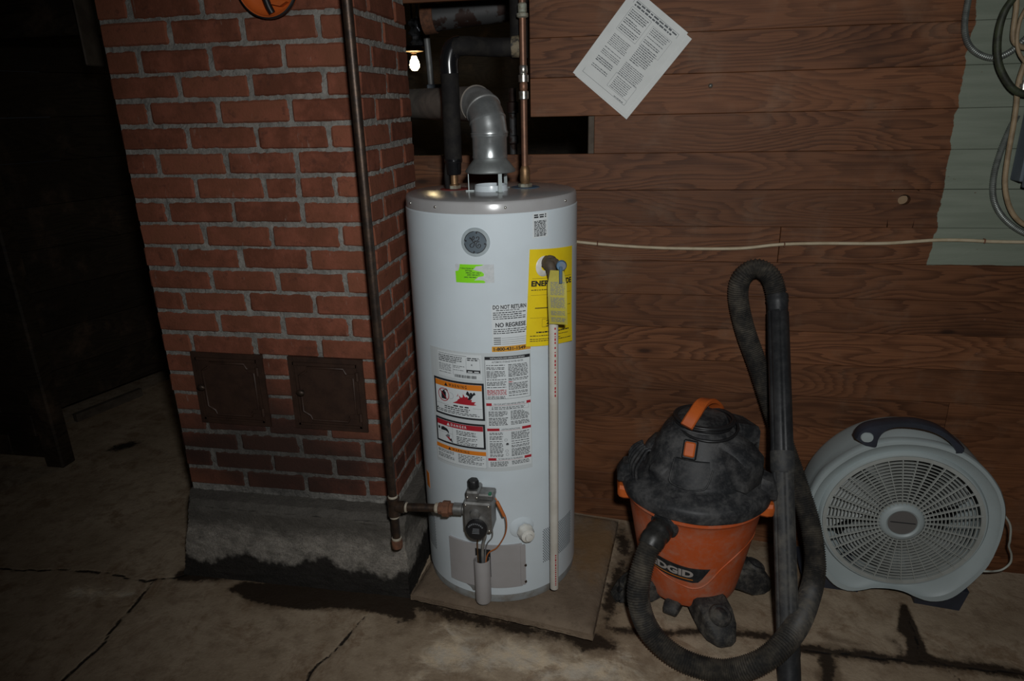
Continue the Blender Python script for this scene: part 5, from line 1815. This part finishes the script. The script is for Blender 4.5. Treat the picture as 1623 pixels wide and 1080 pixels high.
    # handle
    outer = [(-.180, .290), (-.172, .316), (-.150, .336), (-.106, .352), (-.060, .361), (-.011, .364), (.040, .354), (.080, .334), (.112, .308), (.134, .286), (.128, .270)]
    inner = [(.110, .268), (.104, .285), (.084, .307), (.050, .328), (.010, .340), (-.036, .344), (-.075, .339), (-.100, .322), (-.112, .295), (-.116, .266), (-.148, .268)]
    hd = [(p.x, p.y) for p in smooth_path([(x, y, 0) for x, y in outer], .008)] + [(p.x, p.y) for p in smooth_path([(x, y, 0) for x, y in inner], .008)]
    n = len(hd)
    cx_, cy_ = 0, .31
    rings = []
    for (w, ins) in ((.045, .004), (.038, 0), (.004, 0), (-.004, .003)):
        rg = []
        for i, (x, y) in enumerate(hd):
            t = Vector((hd[(i + 1) % n][0] - hd[i - 1][0], hd[(i + 1) % n][1] - hd[i - 1][1], 0)).normalized()
            rg.append(P(x + t.y * ins * -1 * -1, y - t.x * ins, w) if ins else P(x, y, w))
        rings.append(rg)
    # triangulated caps
    m = MB().loft(rings, cap=False)
    bm = bmesh.new()
    bm.faces.new([bm.verts.new((x, y, 0)) for x, y in hd])
    bmesh.ops.triangulate(bm, faces=bm.faces[:])
    bm.verts.index_update()
    tris = [[v.index for v in f.verts] for f in bm.faces]
    bm.free()
    m.add(rings[-1], tris); m.add(rings[0], [t[::-1] for t in tris])
    h = build('handle', m, FAND, fan, 35, 'charcoal carry handle')
    build('handle_button', MB().lathe([(.0, -.0085), (.015, -.008), (.0175, -.002)], P(-.148, .301, 0), 28, B, wob=lambda a, hh: 1 + .15 * abs(math.cos(a))), FANW, h, 40)
    # side knob
    build('speed_knob', MB().lathe([(.030, -.03), (.030, .010), (.026, .018), (0, .020)], P(.282, .062, .09), 24, U), FAND, fan, 40)
    # feet
    for (u0, u1) in ((-.262, -.085), (.095, .236)):
        fz = min(floor_z(P(u0, 0, 0).x), floor_z(P(u1, 0, 0).x))
        m = MB()
        zb = max(floor_z(P(u0, 0, 0).x), floor_z(P(u1, 0, 0).x)) - c.z - .004
        sgn = -1 if u0 < 0 else 1
        q = [(u0, zb - (.004 if sgn > 0 else 0)), (u1, zb - (.004 if sgn > 0 else 0)), (u1 + (.018 if sgn > 0 else 0), -.262), (u0 - (.018 if sgn < 0 else 0), -.262)] 
        m.prism(q, mp, -.035, -.185)
        build('foot', m, FAND, fan, 0)
    bt = MB().tube(smooth_path([P(.297 , .02, .075), P(.287, -.11, .075), P(.258, -.19, .075), P(.216, -.262, .075)], .01), .022, 12)
    build('side_trim', bt, FAND, fan, 60)
    # mains lead
    k0 = at_y(1597, 822, 2.20)
    cord = [P(.30, .045, .10), at_y(1600, 830, 2.20), at_y(1601, 855, 2.22), at_y(1599, 866, 2.24), at_y(1603, 880, 2.26), at_y(1601, 893, 2.27), at_y(1589, 903, 2.27), at_y(1575, 906, 2.26), at_y(1562, 906, 2.24), at_y(1530, 905, 2.26)]
    build('mains_lead', MB().tube(smooth_path(cord, .006), .0036, 8), simple('white_lead', (.50, .52, .46), None, .5), fan, 60)

make_fan()


# ================================================================== THINGS ON THE WALL
def make_notice():
    BL, BRt, TRt = Vector((-.210, 0, 1.668)), Vector((-.037, 0, 1.530)), Vector((.153, 0, 1.769))
    o = root('paper_notice', (-.03, WY, 1.53), 'white printed paper notice pinned askew on the board wall', 'paper')
    ux, vy = (BRt - BL), (TRt - BRt)
    wu, hv = ux.length, vy.length
    ux.normalize(); vy.normalize()
    def pm(rot, du, dv, y):
        cr_, sr = math.cos(rot), math.sin(rot)
        def f(u, v, of):
            a = u * cr_ - v * sr + du; b = u * sr + v * cr_ + dv
            bow = .006 * math.sin(PI * min(max(v / hv, 0), 1)) * .6 + .004 * max(0, (u / wu - .7))
            p = BL + ux * a + vy * b
            return Vector((p.x, y - of - bow, p.z))
        return f
    f1 = pm(-.018, .010, -.002, WY - .003)
    build('back_sheet', sheet(f1, 0, 0, wu, hv, 4, 8, 0, .0006), PAPER, o, 40)
    f2 = pm(0, 0, 0, WY - .0055)
    s = build('front_sheet', sheet(f2, 0, 0, wu - .006, hv, 6, 10, 0, .0006), PAPER, o, 40)
    mb = MB()
    W, Hh = wu - .006, hv
    of = .0005
    put_frame(mb, f2, .022, .022, W - .018, Hh - .020, .0009, of)
    def gk(x0, y0, x1, y1, pitch, ink, seed, word=(.003, .011)): greek(mb, f2, x0 * W, y0 * Hh, x1 * W, y1 * Hh, pitch, of, ink, .06, word, seed)
    gk(.14, .905, .90, .935, .0085, .62, 1, (.008, .020)); gk(.14, .87, .90, .905, .0085, .62, 2, (.006, .016))
    put_frame(mb, f2, .13 * W, .60 * Hh, .49 * W, .86 * Hh, .0007, of)
    gk(.15, .61, .47, .85, .0062, .42, 3)
    gk(.15, .44, .47, .57, .0055, .34, 4); gk(.15, .33, .47, .42, .0055, .34, 5); gk(.15, .24, .46, .31, .0062, .46, 6); gk(.15, .17, .44, .22, .0062, .40, 7)
    put_frame(mb, f2, .54 * W, .62 * Hh, .90 * W, .84 * Hh, .0005, of)
    gk(.56, .72, .88, .84, .0060, .36, 8); gk(.56, .44, .86, .71, .0062, .42, 9); gk(.54, .28, .90, .43, .0056, .36, 10)
    put_frame(mb, f2, .52 * W, .12 * Hh, .91 * W, .28 * Hh, .0007, of)
    gk(.56, .13, .85, .27, .0060, .36, 11)
    gk(.70, .075, .88, .10, .006, .40, 12)
    build('print', mb, INKPAPER, s, 0)

make_notice()

def make_wall_cable():
    px = [(905, 383), (918, 384), (960, 388), (1020, 392), (1080, 394), (1170, 394), (1233, 388), (1300, 386), (1400, 386), (1480, 381), (1530, 381), (1570, 383), (1623, 384), (1700, 385)]
    pts = [at_y(x, y, WY - .0075) for x, y in px]
    pts = [Vector((-.42, WY - .0075, 1.118))] + pts
    o = root('wall_cable', (.5, WY, 1.1), 'cream cable stapled across the board wall beside the heater', 'cable')
    build('cable', MB().tube(smooth_path(pts, .012), .0056, 10), CREAMW, o, 60)
    for x, y in ((947, 386), (1243, 388), (1560, 382)):
        p = at_y(x, y, WY - .0075)
        build('staple', MB().box(p.x - .002, p.x + .002, WY - .0145, WY + .004, p.z - .007, p.z + .007, .001), RUST, o, 0)

make_wall_cable()

def make_electrics():
    # flexible steel conduit, two separate runs
    def conduit(px, Y, label):
        pts = [at_y(x, y, Y) for x, y in px]
        P = smooth_path(pts, .0028)
        rad = [.0082 if i % 2 else .0094 for i in range(len(P))]
        o = build('flexible_conduit', MB().tube(P, rad, 14), CONDUIT, None, 20, origin=pts[0])
        tag(o, label, 'conduit', 'flexible conduits by the electrical panel')
    conduit([(1560, -60), (1540, -20), (1532, 15), (1529, 45), (1535, 70), (1552, 86), (1576, 92), (1598, 84), (1618, 68), (1640, 45), (1660, 10)], WY - .012, 'grey flexible steel conduit looping down behind the green cable')
    conduit([(1612, 183), (1607, 193), (1601, 204), (1588, 235), (1576, 275), (1574, 310), (1583, 335), (1602, 356), (1630, 372), (1670, 380)], WY - .012, 'grey flexible steel conduit bowing below the electrical panel')
    def cable(name, px, Y, r, m, label):
        pts = [at_y(x, y, Y) for x, y in px]
        o = build(name, MB().tube(smooth_path(pts, .008), r, 12), m, None, 60, origin=pts[0])
        tag(o, label, 'cable', 'tan cables by the electrical panel' if name == 'tan_cable' else None)
    cable('green_cable', [(1640, -50), (1610, -8), (1594, 15), (1585, 40), (1581, 70), (1583, 100), (1592, 122), (1605, 140), (1620, 148), (1640, 150)], WY - .056, .0098, GREENW, 'thick dark green cable hanging in a loop over painted boards')
    cable('tan_cable', [(1612, -40), (1611, 10), (1607, 40), (1606, 62), (1614, 72), (1630, 76), (1670, 70)], WY - .030, .0072, TANW, 'tan cable turning right above the painted boards corner')
    cable('tan_cable', [(1645, -20), (1628, 10), (1617, 32), (1612, 60), (1614, 80), (1622, 95), (1640, 115)], WY - .045, .0050, TANW, 'thin pinkish tan cable curving beside the thick green cable')
    cable('tan_cable', [(1632, 80), (1618, 118), (1613, 140), (1611, 165), (1606, 200), (1598, 245), (1593, 285), (1596, 315), (1606, 340), (1625, 357), (1660, 370)], WY - .032, .0075, TANW, 'tan cable sweeping down and round the electrical panel')
    x0 = 1.143
    o = root('electrical_panel', (x0 + .12, WY - .03, 1.30), 'grey steel electrical panel on green painted boards', 'electrical panel')
    build('enclosure', MB().box(x0, x0 + .26, WY - .062, WY - .002, 1.318, 1.575, .003), PANELM, o, 0)
    build('cover', MB().box(x0 + .006, x0 + .27, WY - .080, WY - .0625, 1.302, 1.590, .003), PANELM, o, 0)
    p = at_y(1620, 146, WY - .04)
    build('connector', MB().lathe([(.012, 0), (.012, .012), (.016, .013), (.016, .022), (.011, .023), (.011, .032)], (p.x + .004, WY - .035, 1.575), 16), SOLDER, o, 40)

make_electrics()

# nothing is left at top level that belongs to a thing
bpy.context.view_layer.update()
